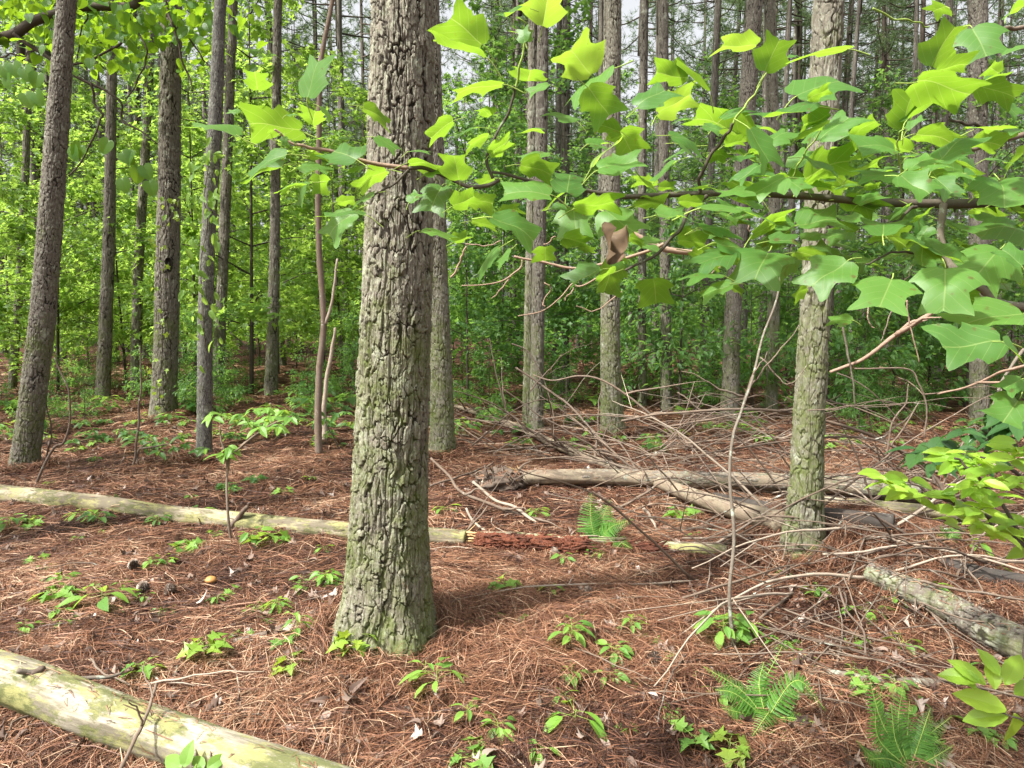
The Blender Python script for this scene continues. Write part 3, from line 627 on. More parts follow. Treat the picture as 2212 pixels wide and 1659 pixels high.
e, _ = pine('pine_tree', 'mossy left trunk of the twin pines behind the fallen tree top', 1143, 915,
     [(915, 1142, 28), (700, 1144, 25), (400, 1150, 23), (0, 1152, 20)], M['bark_moss'], 110, 0.02, 0.05, 0.09, 0.013, 22, 0.2, 19, crown=CROWNS[1]); reg(e)
e, _ = pine('pine_tree', 'right trunk of the twin pines behind the fallen tree top', 1161, 928,
     [(928, 1158, 32), (700, 1162, 29), (400, 1168, 27), (0, 1174, 23)], M['bark_pine'], 120, 0.02, 0.05, 0.09, 0.013, 23, 0.2, 19, crown=CROWNS[2]); reg(e)
e, _ = pine('pine_tree', 'short-looking brown pine trunk left of the pale peeled snag', 586, 858,
     [(858, 585, 32), (700, 590, 26), (500, 594, 22), (0, 600, 18)], M['bark_pine'], 110, 0.02, 0.05, 0.10, 0.013, 24, 0.2, 19, crown=CROWNS[0]); reg(e)
e, _ = pine('pine_tree', 'wide pine trunk behind the leafy bough near the right edge', 2118, 905,
     [(905, 2116, 46), (600, 2114, 44), (300, 2112, 45), (0, 2112, 46)], M['bark_pine'], 160, 0.014, 0.05, 0.09, 0.013, 25, 0.2, 19, crown=CROWNS[1]); reg(e)
e, _ = pine('pine_tree', 'thin leaning pine trunk at the far left edge behind the leaning pine', 28, 842,
     [(842, 26, 22), (600, 44, 20), (300, 58, 17), (0, 66, 14)], M['bark_pine'], 90, 0.025, 0.05, 0.1, 0.012, 26, 0.2, 19, crown=CROWNS[2]); reg(e)
e, _ = pine('pine_tree', 'pine trunk with a mossy base between the twin pines and the brown pine', 1440, 885,
     [(885, 1440, 26), (600, 1437, 23), (300, 1434, 22), (0, 1433, 21)], M['bark_pine'], 100, 0.025, 0.05, 0.1, 0.012, 27, 0.2, 19, crown=CROWNS[0]); reg(e)
e, _ = pine('pine_tree', 'pale lichened pine trunk just right of the brown pine behind the bough', 1668, 888,
     [(888, 1666, 30), (600, 1672, 27), (300, 1672, 26), (0, 1662, 25)], M['bark_moss'], 100, 0.025, 0.05, 0.1, 0.012, 28, 0.2, 19, crown=CROWNS[1]); reg(e)
e, _ = pine('pine_tree', 'reddish pair-like pine trunk rising above the bough left of centre right', 1390, 880,
     [(880, 1388, 20), (600, 1386, 18), (300, 1388, 18), (0, 1392, 18)], M['bark_pine'], 90, 0.03, 0.05, 0.1, 0.01, 29, 0.2, 19, crown=CROWNS[2]); reg(e)
e['label'] = 'slim reddish pine trunk between the mossy mid pine and its right neighbour'

# ------------------------------------------------------------------ the rest of the plantation: far pines, copies of four
def far_pine(seed):
    g = np.random.default_rng(seed); top = 17.0; z = np.concatenate([np.linspace(-0.15, 9, 150), np.linspace(9.2, top, 20)])
    bow = g.uniform(-.25, .25); C = np.stack([bow * np.sin(z / 9), 0.1 * np.sin(z / 5 + seed), z], 1)
    r = np.interp(z, [0, .25, 1, 8, 17], [.19, .165, .145, .115, .03])
    tr = swept_bark('trunk', C, r, 44, M['bark_far'], 0.07, 0.14, 0.018, seed, .2)
    lb = dead_limbs(seed, 3.0, 11, 26, 0.016).mesh('limbs', M['limb'])
    import bmesh as _b
    bm_ = _b.new(); bm_.from_mesh(tr); k0 = len(bm_.faces); bm_.from_mesh(lb); bm_.faces.ensure_lookup_table()
    for f_ in bm_.faces[k0:]: f_.material_index = 1
    bm_.to_mesh(tr); bm_.free(); tr.materials.append(M['limb']); bpy.data.meshes.remove(lb)
    return tr, None, CROWNS[seed % 3]
FAR = [far_pine(s) for s in (40, 41, 42, 43)]
far_spots = []
def try_spot(x, y, gap):
    for (a, b) in PINES:
        if (a - x) ** 2 + (b - y) ** 2 < gap * gap: return False
    px = CX + FPX * x / y if y > 0 else -9999
    if y > 0:
        for (a, b) in PINES[:6]:
            if b > 0 and b < y and abs(CX + FPX * a / b - px) < 20 and b > 3: return False
    PINES.append((x, y)); far_spots.append((x, y)); return True
for k in range(5200):
    y = R.uniform(15, 72) if k % 3 else R.uniform(15, 40); x = R.uniform(-0.8, 0.8) * y
    if len(far_spots) > 205: break
    if x < -1 and y < 24: continue
    try_spot(x, y, 2.1)
n_view = len(far_spots)
for k in range(400):                                                  # unseen pines added left of and behind the camera to shade the floor
    if len(far_spots) > n_view + 34: break
    x = R.uniform(-24, -5); y = R.uniform(-9, 15)
    if y > 0 and abs(x) < 0.78 * y + 1.5: continue
    if -13.5 < x < -4.5 and -8.5 < y < 2.5: continue                    # the gap that lets the sun onto the clearing
    try_spot(x, y, 3.2)
for k, (x, y) in enumerate(far_spots):
    tr, lb, cr = FAR[k % 4]; sc = R.uniform(0.6, 1.05)
    e = empty('pine_tree', (x, y, float(G(x, y))), R.random() * 6.28)
    lean = R.normal(0, 0.018, 2); e.rotation_euler[0] = lean[0]; e.rotation_euler[1] = lean[1]; e.scale = (sc, sc, R.uniform(.95, 1.1))
    far = y > 34
    tag(e, 'slender pine far back in the forest, seen only as a thin straight stem' if far else 'bare-stemmed pine in the middle distance with short dead side limbs', 'pine tree',
        'distant pines deep in the forest' if far else 'mid-distance pines behind the nearer trunks')  # the unseen pines added for shade carry the mid-distance label too
    link('trunk', tr, e)
    o = link('crown', DENSE[k % 2] if y > 27 else cr, e, (0, 0, 7.5 if y > 27 else 10.5))
    if y > 20: o.scale = (1.25, 1.25, 1.05)

# ------------------------------------------------------------------ understorey broadleaf trees
def understory(seed, h, cr, zb, nbr, nlf, T, size, mleaf, trunk_r=0.03, flat=0.10):
    g = np.random.default_rng(seed); mb = MB(); lf = MB()
    bx = g.normal(0, 0.12 * h / 4, 2)
    C = tube(mb, [(0, 0, -0.05), (bx[0] * .5, bx[1] * .5, h * .4), (bx[0], bx[1], h)], trunk_r, 0.006, 14, 6, 0, 0.4)
    Pp, Aa, Nn = [], [], []
    for i in range(nbr):
        t = zb / h + (1 - zb / h) * (i + g.random()) / nbr; base = C[min(13, int(t * 13))]
        a = i * 2.4 + g.normal(0, .5); d = np.array([math.cos(a), math.sin(a), 0]); L = cr * (1.1 - 0.65 * max(0, (t - .35))) * g.uniform(.6, 1.15)
        up = g.uniform(.15, .45)
        bC = tube(mb, [base, base + d * L * .5 + [0, 0, up * L * .6], base + d * L + [0, 0, up * L * .65]], trunk_r * .35, 0.003, 7, 4, 0, g.random())
        side = np.array([-d[1], d[0], 0])
        n = int(nlf * L / cr)
        # twigs: leaves sit in clumps along short side twigs, in a flat spray
        ntw = max(4, int(9 * L / cr)); tw_t = g.uniform(.22, 1, ntw); tw_s = g.choice([-1, 1], ntw) * g.uniform(.15, .5, ntw) * L * (0.45 + tw_t * .5)
        k = g.integers(0, ntw, n); u = g.random(n) ** .7
        q = bC[np.clip((tw_t[k] * 6).astype(int), 0, 6)] + side * (tw_s[k] * u)[:, None] + d * (u * .25 * L * g.random(n))[:, None]
        q = q + g.normal(0, 0.055, (n, 3)) + np.array([0, 0, 1]) * (g.normal(0, flat, n) - 0.10 * u * abs(tw_s[k]))[:, None]
        ax = side * np.sign(tw_s[k])[:, None] * .7 + d * .6 + g.normal(0, .5, (n, 3)); ax[:, 2] -= 0.25
        Pp.append(q); Aa.append(ax); Nn.append(UP + g.normal(0, .38, (n, 3)))
    Pp = np.concatenate(Pp); n = len(Pp)
    add_leaves(lf, T, Pp, np.concatenate(Aa), np.concatenate(Nn), size * g.uniform(.6, 1.2, n))
    return mb.mesh('trunk', M['twig']), lf.mesh('crown', mleaf)
U_MAPLE = [understory(s, h, cr, zb, nb, nl, T_MAPLE2, sz, M['maple'], .035) for s, h, cr, zb, nb, nl, sz in
           ((60, 7.5, 2.0, 1.2, 24, 190, .125), (61, 6.0, 1.7, 1.0, 20, 180, .115), (62, 9.5, 2.4, 2.2, 28, 210, .14), (63, 4.2, 1.4, 0.5, 15, 160, .10))]
U_SHADE = [understory(s, h, cr, zb, nb, nl, T_, sz, M['shade'], .025) for s, h, cr, zb, nb, nl, sz, T_ in
           ((70, 6.2, 1.8, 1.0, 22, 150, .115, T_MAPLE2), (71, 3.6, 1.4, 0.4, 15, 130, .115, T_OVAL), (72, 8.2, 2.2, 1.6, 27, 170, .125, T_MAPLE2), (73, 2.4, 1.2, 0.2, 11, 120, .12, T_OVAL))]
def plant_tree(proto, loc, rz, sc, name, label, cat, group):
    tr, cr = proto; e = empty(name, loc, rz); e.scale = (sc, sc, sc); tag(e, label, cat, group)
    link('trunk', tr, e); link('crown', cr, e); return e
# left and behind the thick pine: bright, reaching above the frame
spots = [(-60, 13, 0), (120, 14.5, 2), (190, 12.6, 3), (270, 15.5, 0), (420, 14, 1), (540, 13.0, 1), (640, 14.5, 0), (700, 12.2, 3), (330, 19, 2), (20, 18, 0), (150, 20, 2), (480, 20, 0), (600, 19, 2), (740, 18.5, 0),
         (560, 25, 2), (240, 25, 0), (60, 26, 2), (400, 27, 2), (700, 26, 2), (-120, 22, 2), (820, 21, 2), (900, 17, 1), (150, 33, 2), (320, 34, 0), (480, 33, 2), (640, 35, 2), (20, 36, 2), (800, 34, 2), (-150, 30, 0), (930, 28, 2),
         (560, 16.0, 3), (80, 15.8, 3), (360, 23, 1), (760, 22.5, 1), (-30, 24, 1), (230, 40, 2), (560, 42, 2), (90, 44, 2), (400, 45, 2), (720, 44, 2)]
for k, (px, D, p) in enumerate(spots):
    if k % 4 == 2 or D < 13: D += 9
    g_ = at(px, D)
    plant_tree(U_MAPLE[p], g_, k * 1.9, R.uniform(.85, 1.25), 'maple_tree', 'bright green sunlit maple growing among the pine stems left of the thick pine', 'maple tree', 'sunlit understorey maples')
# right of the thick pine: lower, darker
spots = [(1010, 12.5, 0), (1080, 14, 2), (1160, 13.2, 0), (1230, 15, 2), (1040, 17, 2), (1120, 19, 0), (1300, 18, 1), (1390, 13.0, 1), (1470, 12.2, 1), (1540, 14, 3), (1520, 17, 2), (1630, 12.4, 3), (1700, 14.5, 1), (1790, 12.0, 1), (1860, 14, 0),
         (1930, 12.5, 3), (2010, 13.5, 1), (2090, 12.6, 0), (2180, 14, 1), (1420, 21, 2), (1600, 20, 2), (1760, 19, 0), (1900, 19, 2), (2040, 20, 2), (2200, 21, 2), (1260, 24, 2), (1480, 28, 2), (1680, 27, 0), (1850, 29, 2), (2000, 28, 2), (2150, 30, 2), (1100, 28, 2), (1350, 33, 2), (1560, 36, 2), (1780, 36, 2), (980, 24, 2),
         (1330, 40, 2), (1150, 38, 2), (1960, 38, 2), (1690, 44, 2), (1450, 45, 2), (1240, 46, 2), (2120, 44, 2), (1050, 45, 2), (1870, 48, 2), (2260, 38, 2)]
for k, (px, D, p) in enumerate(spots):
    g_ = at(px, D)
    shrub = p in (1, 3)
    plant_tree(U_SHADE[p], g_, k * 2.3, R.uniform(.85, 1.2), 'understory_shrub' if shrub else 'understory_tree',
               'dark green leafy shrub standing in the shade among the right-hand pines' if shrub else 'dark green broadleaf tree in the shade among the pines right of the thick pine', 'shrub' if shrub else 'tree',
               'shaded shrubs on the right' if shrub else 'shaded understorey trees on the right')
for k in range(46):
    px = R.uniform(-60, 780) if k < 20 else R.uniform(980, 2260); D = R.uniform(9.5, 15)
    if any(abs(at(px, D).x - a) < .5 and abs(D - b) < .6 for a, b in PINES[:20]): continue
    plant_tree(U_SHADE[3 if k % 2 else 1], at(px, D), k * 1.7, R.uniform(.22, .45), 'low_shrub', 'low green leafy shrub rising knee-high from the needle floor among the pines', 'shrub', 'knee-high shrubs among the pines')
# far-off wood closing the view
def far_woods():
    mb = MB(); n = 60000
    a = R.uniform(-0.82, 0.82, n); y = R.uniform(58, 85, n); x = a * y
    cl = np.sin(x * .55 + 1.3) * np.sin(y * .5) + .6 * np.sin(x * 1.3 + y * .7)
    z = np.abs(R.normal(0, 1, n)) * (3.6 + 1.6 * cl)
    lo = R.random(n) < .35; z[lo] = R.random(lo.sum()) * 2.2
    add_leaves(mb, T_KITE, np.stack([x, y, z], 1), rnd_dir(n), UP + R.normal(0, .6, (n, 3)), R.uniform(.25, .6, n), 1.3)
    tag(link('far_woods', mb.mesh('far_woods', M['shade'])), kind='stuff')
far_woods()
# ------------------------------------------------------------------ the tulip tree bough reaching in from the right
TL = []      # (base view px, tip view px, true length view px, away sign, roll degrees, young, depth)
def tl(k, bx, by, tx, ty, s, sg=0, roll=30, young_or_lit=0, D=None):
    b = k(bx, by); t = k(tx, ty); TL.append([b, t, s / 2.37 / 1.3562, sg, roll, young_or_lit, D])
for a in ((603, 622, 580, 468, 250, -1, 0, 1), (950, 672, 1035, 340, 345, 0, 80), (900, 905, 500, 780, 420, 0, -28), (985, 865, 1010, 730, 230, -1, -10), (1040, 745, 1140, 840, 150, 0, 40), (480, 775, 385, 765, 105, 0, 45, 1),
          (455, 935, 75, 785, 400, 0, 30), (800, 1075, 455, 1175, 360, 0, 48), (770, 1150, 480, 1268, 330, 0, 38), (1290, 1108, 1085, 1020, 290, 1, 50), (940, 985, 1112, 940, 200, 0, 18), (1160, 965, 1285, 930, 150, 0, 22), (905, 1160, 1125, 1140, 230, 0, 38),
          (1340, 1170, 1180, 1215, 170, 0, 40), (970, 1262, 712, 1285, 260, 0, 15), (1035, 1215, 1045, 1345, 190, 1, 0), (950, 1270, 862, 1440, 190, 0, 55), (1265, 1470, 1030, 1640, 300, -1, 50), (1345, 1492, 1012, 1440, 340, 0, 18), (1415, 1340, 1240, 1395, 190, 0, 38),
          (1495, 1185, 1255, 1275, 265, 0, -15), (1340, 745, 1565, 858, 255, 0, -22), (1430, 955, 1610, 1030, 200, 0, 38), (740, 945, 720, 1005, 62, 0, 30, 1), (790, 950, 795, 1020, 66, 0, 10, 1), (830, 970, 885, 1000, 72, 0, 30, 1), (805, 800, 885, 790, 90, 0, 40, 1), (700, 930, 690, 880, 70, -1, 20, 1),
          (960, 1090, 1105, 1080, 160, 0, -25), (1160, 1400, 1300, 1375, 150, 0, -30)): tl(kA, *a)
for a in ((500, 305, 215, 40, 430, -1, -38, 0), (515, 392, 118, 240, 430, 0, 20), (925, 172, 985, -150, 430, -1, -15, 1), (820, 60, 622, 92, 260, 0, 32), (780, 240, 690, 205, 105, 0, 30, 1), (800, 290, 775, 170, 130, 0, 40, 1), (815, 285, 825, 180, 110, 0, 40, 1), (820, 568, 850, 425, 300, -1, -10), (640, 585, 260, 600, 390, 0, 12),
          (1258, 518, 1075, 270, 340, -1, -45, 1), (1400, 478, 1030, 670, 420, 0, 30), (1240, 610, 1425, 815, 300, 1, -30), (960, 590, 795, 622, 175, 0, 42), (560, 805, 480, 720, 165, -1, -20, 1), (475, 885, 285, 925, 195, 0, 25), (545, 945, 360, 985, 210, 0, -18, 1), (640, 900, 780, 800, 170, 0, 28),
          (735, 932, 955, 868, 230, 0, 14), (560, 1070, 730, 940, 210, 0, -28), (300, 840, 80, 955, 270, 0, -32), (0, 1050, 155, 1022, 160, 0, 22), (345, 1248, 300, 1040, 280, -1, 0, 0), (585, 1240, 460, 1288, 155, 0, -35, 1), (975, 1350, 600, 1262, 400, 0, 48), (770, 1145, 1030, 1200, 290, 0, -38),
          (225, 1290, 120, 1440, 270, -1, 25), (0, 1405, 85, 1325, 180, 0, 38), (105, 1215, 255, 1175, 170, 0, 35), (0, 1130, 265, 1120, 270, 0, -14), (300, 1430, 490, 1345, 230, 0, -42), (400, 1385, 615, 1395, 230, 0, -45), (620, 1490, 785, 1400, 200, 0, -32), (435, 1535, 640, 1560, 230, 0, -24),
          (580, 1510, 935, 1605, 390, 0, 45), (75, 1600, 340, 1592, 280, 0, 25), (1090, 1345, 1130, 1140, 270, 1, 30), (1270, 1150, 1475, 915, 320, 0, 20, 1), (1315, 1180, 1659, 1080, 390, 0, 55), (1460, 912, 1560, 1035, 270, 1, -10), (1460, 912, 1275, 850, 250, 0, -30), (1240, 1000, 1400, 950, 200, 0, 42), (1150, 1445, 1478, 1345, 345, 0, -32),
          (1135, 1435, 1160, 1645, 270, -1, 20), (1360, 1470, 1600, 1610, 390, -1, 50), (985, 1445, 1105, 1425, 150, 0, 45)): tl(kB, *a)
for a in ((500, 545, 245, 472, 280, 0, -38), (645, 635, 400, 385, 360, 0, 38), (165, 738, 395, 555, 300, 0, 52), (310, 785, 535, 600, 295, 0, -52, 1), (985, 322, 685, 262, 315, 0, -12, 1), (1045, 490, 1170, 215, 340, -1, -38, 0), (1210, 400, 1300, 380, 95, 0, 40, 1), (1615, 340, 1200, 370, 420, 0, 12), (1268, 665, 1650, 450, 460, 0, 52),
          (1350, 690, 1490, 580, 195, 0, -42), (1385, 740, 925, 815, 470, 0, 26), (920, 950, 515, 690, 490, 0, -18), (395, 940, 645, 990, 290, 0, 50), (620, 870, 760, 900, 190, 0, 58), (440, 1000, 612, 1085, 220, 0, 40), (945, 900, 1150, 1175, 350, -1, 48), (1490, 790, 1265, 880, 255, 0, -32), (1280, 950, 1485, 830, 240, 0, -12), (770, 1005, 915, 950, 180, 0, -28),
          (930, 1062, 1042, 1030, 135, 0, -32, 1), (1430, 980, 1655, 720, 360, 0, 55), (1320, 1235, 1655, 1015, 410, 0, -42), (1320, 1100, 1570, 1195, 270, 0, 38), (1005, 1155, 805, 1225, 250, 0, 26), (1185, 1235, 930, 1310, 300, 0, 42), (1190, 1240, 1330, 1310, 220, -1, 40), (970, 1332, 672, 1325, 310, 0, 38), (510, 1305, 752, 1280, 255, 0, 14), (310, 1300, 440, 1290, 135, 0, -45, 1),
          (600, 1445, 1120, 1390, 520, 0, 24), (145, 1425, 400, 1388, 275, 0, -22), (305, 1500, 525, 1440, 240, 0, 38), (450, 1402, 645, 1380, 225, 0, -32), (1378, 1292, 1540, 1275, 175, 0, -18), (605, 1580, 875, 1590, 290, 0, 38), (1110, 1585, 1260, 1500, 220, 0, 52), (1280, 1560, 1640, 1480, 380, 0, 45), (960, 1645, 1150, 1545, 230, 0, -32)): tl(kC, *a)
for a in ((1015, 458, 1190, 110, 410, -1, -25, 0), (1050, 492, 1262, 400, 250, 0, -42), (920, 570, 1340, 585, 440, 0, -24), (820, 882, 868, 560, 350, -1, -45), (850, 830, 1100, 590, 360, 0, -12), (1340, 600, 1659, 660, 370, 0, -24), (1540, 110, 1640, 0, 210, 0, -40), (1115, 45, 1020, 60, 190, 1, 40), (1300, 195, 1420, 390, 300, -1, 35), (1659, 335, 1470, 360, 310, 0, 45),
          (1395, 362, 1492, 300, 125, 0, 50, 1), (1480, 505, 1370, 430, 160, -1, -45), (1400, 552, 1580, 480, 235, 0, 26), (1510, 700, 1659, 820, 270, 0, 50), (770, 1032, 490, 930, 390, 0, 52), (850, 905, 980, 800, 225, 0, 45), (850, 1092, 970, 1065, 185, 0, 12, 1), (910, 930, 1205, 940, 300, 0, -18), (795, 1222, 472, 1185, 345, 0, 36), (800, 1228, 1045, 1350, 330, -1, 42),
          (850, 1172, 1060, 1050, 260, 0, 34), (950, 1182, 1180, 1100, 265, 0, 22), (1060, 1115, 1300, 900, 360, 0, 18), (1310, 900, 1555, 850, 290, 0, 20), (1285, 985, 1535, 960, 280, 0, -22), (1050, 1240, 1185, 1340, 250, -1, 45), (1100, 1200, 1350, 1195, 330, 0, 32), (1490, 1250, 1555, 1445, 330, -1, 10), (1490, 1245, 1300, 1330, 260, 0, 42), (1659, 905, 1500, 890, 210, 0, 32),
          (680, 1600, 720, 1485, 330, 1, -60), (930, 1532, 960, 1440, 180, -1, -35)): tl(kD, *a)
for a in ((430, 390, 130, 585, 460, 0, 45, 0, 1.5), (680, 205, 690, 85, 320, 1, 0), (738, 520, 642, 725, 380, -1, 18, 0, 1.45), (1112, 438, 1112, 722, 390, -1, 5, 0, 1.45), (950, 290, 1310, 345, 440, 0, 40), (950, 290, 960, 445, 220, -1, 30), (1655, 175, 1215, 135, 460, 0, 42), (1640, 420, 1490, 260, 330, 0, 55), (1490, 310, 1305, 500, 310, -1, 45), (1490, 950, 1000, 985, 500, 0, 58, 0, 1.3),
          (1650, 755, 1120, 810, 500, 0, 30, 0, 1.45), (1522, 962, 1659, 1060, 270, 0, 60, 0, 1.25), (1640, 1212, 1488, 1290, 270, 0, 50, 0, 1.3), (1625, 1350, 1500, 1525, 290, -1, 38, 0, 1.3), (462, 800, 278, 775, 280, 0, 45), (1185, 610, 1440, 700, 290, 0, -34), (770, 610, 920, 590, 250, 0, 40), (500, 400, 720, 385, 255, 0, 36), (150, 575, 25, 650, 155, 0, -45, 1), (810, 225, 1010, 285, 240, 0, 40)): tl(kH, *a)
for a in ((590, 265, 870, 290, 340, 0, 46), (695, 330, 390, 405, 340, 0, 36), (950, 325, 835, 505, 380, -1, 20), (960, 250, 1190, 240, 270, 0, 46), (180, 70, 430, 45, 260, 0, 34), (490, 165, 755, 135, 290, 0, 36), (330, 250, 565, 240, 270, 0, -42), (150, 515, 180, 648, 270, 1, 0), (685, 550, 440, 630, 280, 0, 36), (690, 568, 795, 610, 150, 0, -32), (612, 485, 335, 465, 285, 0, 15),
          (845, 205, 1095, 20, 340, 0, -34), (700, 52, 840, 0, 200, 0, 34), (0, 250, 108, 245, 180, 0, -24), (1000, 135, 1140, 105, 200, 0, 40)): tl(kG, *a)
for a in ((500, 302, 290, 492, 330, 0, 42), (580, 312, 470, 420, 170, 0, 40), (1203, 450, 945, 545, 285, 0, 32), (1300, 470, 1130, 565, 310, 0, -30), (1300, 470, 1425, 480, 210, 0, -30), (1330, 352, 1430, 425, 165, 0, -15), (1370, 205, 1530, 270, 205, 0, -36), (1060, 292, 1192, 315, 175, 0, -36), (950, 232, 1145, 265, 280, 0, -42), (825, 292, 820, 375, 190, 1, -5), (185, 260, 310, 200, 205, 0, -34)): tl(kF, *a)
g_ = np.random.default_rng(77)                                          # leaves farther back in the same sprays
for i in range(125):
    x = g_.uniform(1150, 2240) if i < 38 else g_.uniform(1480, 2260); y = 250 + 330 * g_.random() + (60 if x > 1900 else 0); a_ = g_.choice([0, PI]) + g_.normal(0, .5); s_ = g_.uniform(48, 98); q_ = s_ * g_.uniform(.75, 1)
    TL.append([(x, y), (x + q_ * math.cos(a_), y + abs(q_ * math.sin(a_)) * g_.choice([1, 1, -1])), s_, 0, g_.choice([28, 36, -20]), 0, g_.uniform(1.72, 2.05)])

def hero_leaf(s, seed, length, young_or_lit):
    g = np.random.default_rng(seed)
    lo_, up_, nt_ = g.uniform(.82, 1.12), g.uniform(.8, 1.15), g.uniform(-.06, .05); as_ = g.uniform(-.16, .16)
    half = [(x * (lo_ if y < .5 else up_) + (g.normal(0, .012) if 0 < k < len(TULIP) - 1 else 0), y + (nt_ if x < .2 and y > .7 else 0) + (g.normal(0, .012) if k else 0)) for k, (x, y) in enumerate(TULIP)]
    V, F = tmpl(half, g.uniform(.02, .28), 0.0, 0, rings=4); V[:, 0] *= 1 + as_ * np.sign(V[:, 0])
    wv = g.uniform(.74, .98)
    uv = V.copy()
    x, y = V[:, 0] * wv, V[:, 1] + 0.04 * g.normal() * np.abs(V[:, 0])
    z = V[:, 2] - g.uniform(.05, .34) * y * y - g.uniform(-.05, .55) * x * x + g.uniform(.01, .045) * np.sin(7 * y + g.random() * 6 + 5 * np.abs(x)) + g.uniform(-.03, .03) * np.sin(9 * x + g.random() * 6) + g.uniform(-.15, .15) * x * y
    V = np.stack([x, y, z], 1) * length
    C = spline([(0, 0, 0), (0.0, -0.14 * length, -0.03 * length), (0.03 * length, -0.42 * length, -0.16 * length * g.uniform(.2, 1.5))], 6)
    Vp, Fp = tube_np(C, np.linspace(0.0011, 0.0016, 6) * max(.6, length / .12), 5)
    n = len(V); a = np.concatenate([uv[:, :2], np.zeros((n, 1))], 1)
    return mesh_np('leaf', V, F, M['tulip_young_or_lit' if young_or_lit else 'tulip'], {'leafuv': a, 'tint': np.full(n, g.random())}, True), mesh_np('stalk', Vp, Fp, M['petiole'], {'tint': np.zeros(len(Vp))}, True)
from mathutils import Matrix
tulip = tag(empty('tulip_tree', (2.55, 2.1, float(G(2.55, 2.1)))), 'tulip tree with big four-lobed green leaves on a bough reaching in from the right', 'tulip tree')
def parented(name, me, root, mw=None):
    o = link(name, me, root)
    inv = Matrix.Translation(-root.location)
    o.matrix_local = inv @ (mw or Matrix.Identity(4)); return o
SMALL = MB()
TL2 = sorted(range(len(TL)), key=lambda i: -TL[i][2])
small_V, small_F, small_U, small_T, small_n, small_MI = [], [], [], [], 0, []
for rank, i in enumerate(TL2):
    b, t, s, sg, roll, young_or_lit, D = TL[i]
    g = np.random.default_rng(500 + i)
    if D is None: D = 1.62 + 0.16 * g.normal() * .6 + (0.08 if roll < 0 else -0.04)
    B = P(b[0], b[1], D); L = s * D / FPX
    ap = math.hypot(t[0] - b[0], t[1] - b[1]) * D / FPX
    dy = math.sqrt(max(L * L - ap * ap, 0)); 
    sign = sg if sg else (0.35 * (1 if g.random() < .5 else -1))
    Tp = P(t[0], t[1], D + sign * dy)
    A = (Tp - B).normalized()
    U_ = Vector((0, 0, 1)); n0 = (U_ - A * A.dot(U_))
    if n0.length < .25: n0 = Vector((0, -1, 0.2)) - A * A.dot(Vector((0, -1, 0.2)))
    n0.normalize()
    tc = Vector((0, -1, 0)); side = A.cross(n0)
    if side.dot(tc) < 0: side = -side
    r = math.radians(roll * (.74 if roll > 0 else .85)); nn = (n0 * math.cos(r) + side * math.sin(r)).normalized(); X = A.cross(nn)
    mw = Matrix(((X.x, A.x, nn.x, B.x), (X.y, A.y, nn.y, B.y), (X.z, A.z, nn.z, B.z), (0, 0, 0, 1)))
    Lf = (Tp - B).length * .95
    me, pe = hero_leaf(s, 900 + i, Lf, young_or_lit)
    if rank < 99:
        o = parented('leaf', me, tulip, mw); link('stalk', pe, o)
        if young_or_lit: o['label'] = 'pale yellow-green leaf with sunlight put into its colour'
    else:
        co = np.zeros(len(me.vertices) * 3, np.float32); me.vertices.foreach_get('co', co); co = co.reshape(-1, 3) @ np.array(mw.to_3x3()).T + np.array(mw.translation) - np.array(tulip.location)
        me.transform(mw); pe.transform(mw); small_V.append(me); small_V.append(pe)
import bmesh
bm = bmesh.new()
for q_, me in enumerate(small_V):
    k0 = len(bm.faces); bm.from_mesh(me); bm.faces.ensure_lookup_table()
    if q_ % 2:
        for f_ in bm.faces[k0:]: f_.material_index = 1
sm_me = bpy.data.meshes.new('small_leaves'); bm.to_mesh(sm_me); bm.free()
for m_ in (M['tulip'], M['petiole']): sm_me.materials.append(m_)
o = parented('foliage', sm_me, tulip); o['kind'] = 'stuff'
for me in small_V: bpy.data.meshes.remove(me)

def P3(k, pts, D0, D1=None):
    D1 = D0 if D1 is None else D1; n = max(1, len(pts) - 1)
    return [P(*(k(*p) if k else p), D0 + (D1 - D0) * i / n) for i, p in enumerate(pts)]
def bough(name, k, pts, r0, r1, D0, D1=None, mat='bough', wob=0.003, label=None):
    mb = MB(); Dm = D0; q = (1 / 2.37 / 1.3562) if k else 1.0
    tube(mb, P3(k, pts, D0, D1), r0 * q * D0 / FPX, r1 * q * (D1 or D0) / FPX, 10 * len(pts), 8, 0, 0.3, wob=wob, rough=.12)
    o = parented(name, mb.mesh(name, M[mat]), tulip)
    if label: o['label'] = label
tr = MB(); tube(tr, [tulip.location + Vector((0, 0, -.1)), tulip.location + Vector((-.03, 0, 1.6)), tulip.location + Vector((-.1, .1, 3.4))], .06, .035, 14, 10, 0, .3)
parented('trunk', tr.mesh('trunk', M['bough']), tulip)
bough('branch', None, [(3450, 480), (2600, 440), (2212, 432), (2050, 439), (1900, 436), (1700, 425), (1500, 420), (1345, 425)], 13, 5, 1.9, 1.78)
bough('branch', None, [(1345, 425), (1280, 415), (1230, 400), (1150, 392), (1063, 372)], 5, 3, 1.78, 1.7)
bough('twig', kB, [(580, 1240), (550, 1130), (555, 1040), (620, 900), (680, 780), (720, 660), (735, 590)], 11, 8, 1.7, 1.66, 'twig')
bough('twig', kB, [(735, 600), (775, 470), (800, 300), (815, 180), (760, 130)], 9, 5, 1.66, 1.62, 'petiole')
bough('twig', kC, [(590, 1345), (605, 1210), (690, 1050), (760, 955), (830, 850)], 13, 10, 1.74, 1.66, 'twig')
bough('twig', kC, [(830, 850), (900, 760), (960, 660), (1010, 580), (1060, 520)], 8, 5, 1.66, 1.62, 'petiole')
bough('twig', kC, [(640, 1375), (540, 1450), (470, 1570), (380, 1659), (260, 1790), (80, 1880)], 16, 9, 1.78, 1.6, 'twig')
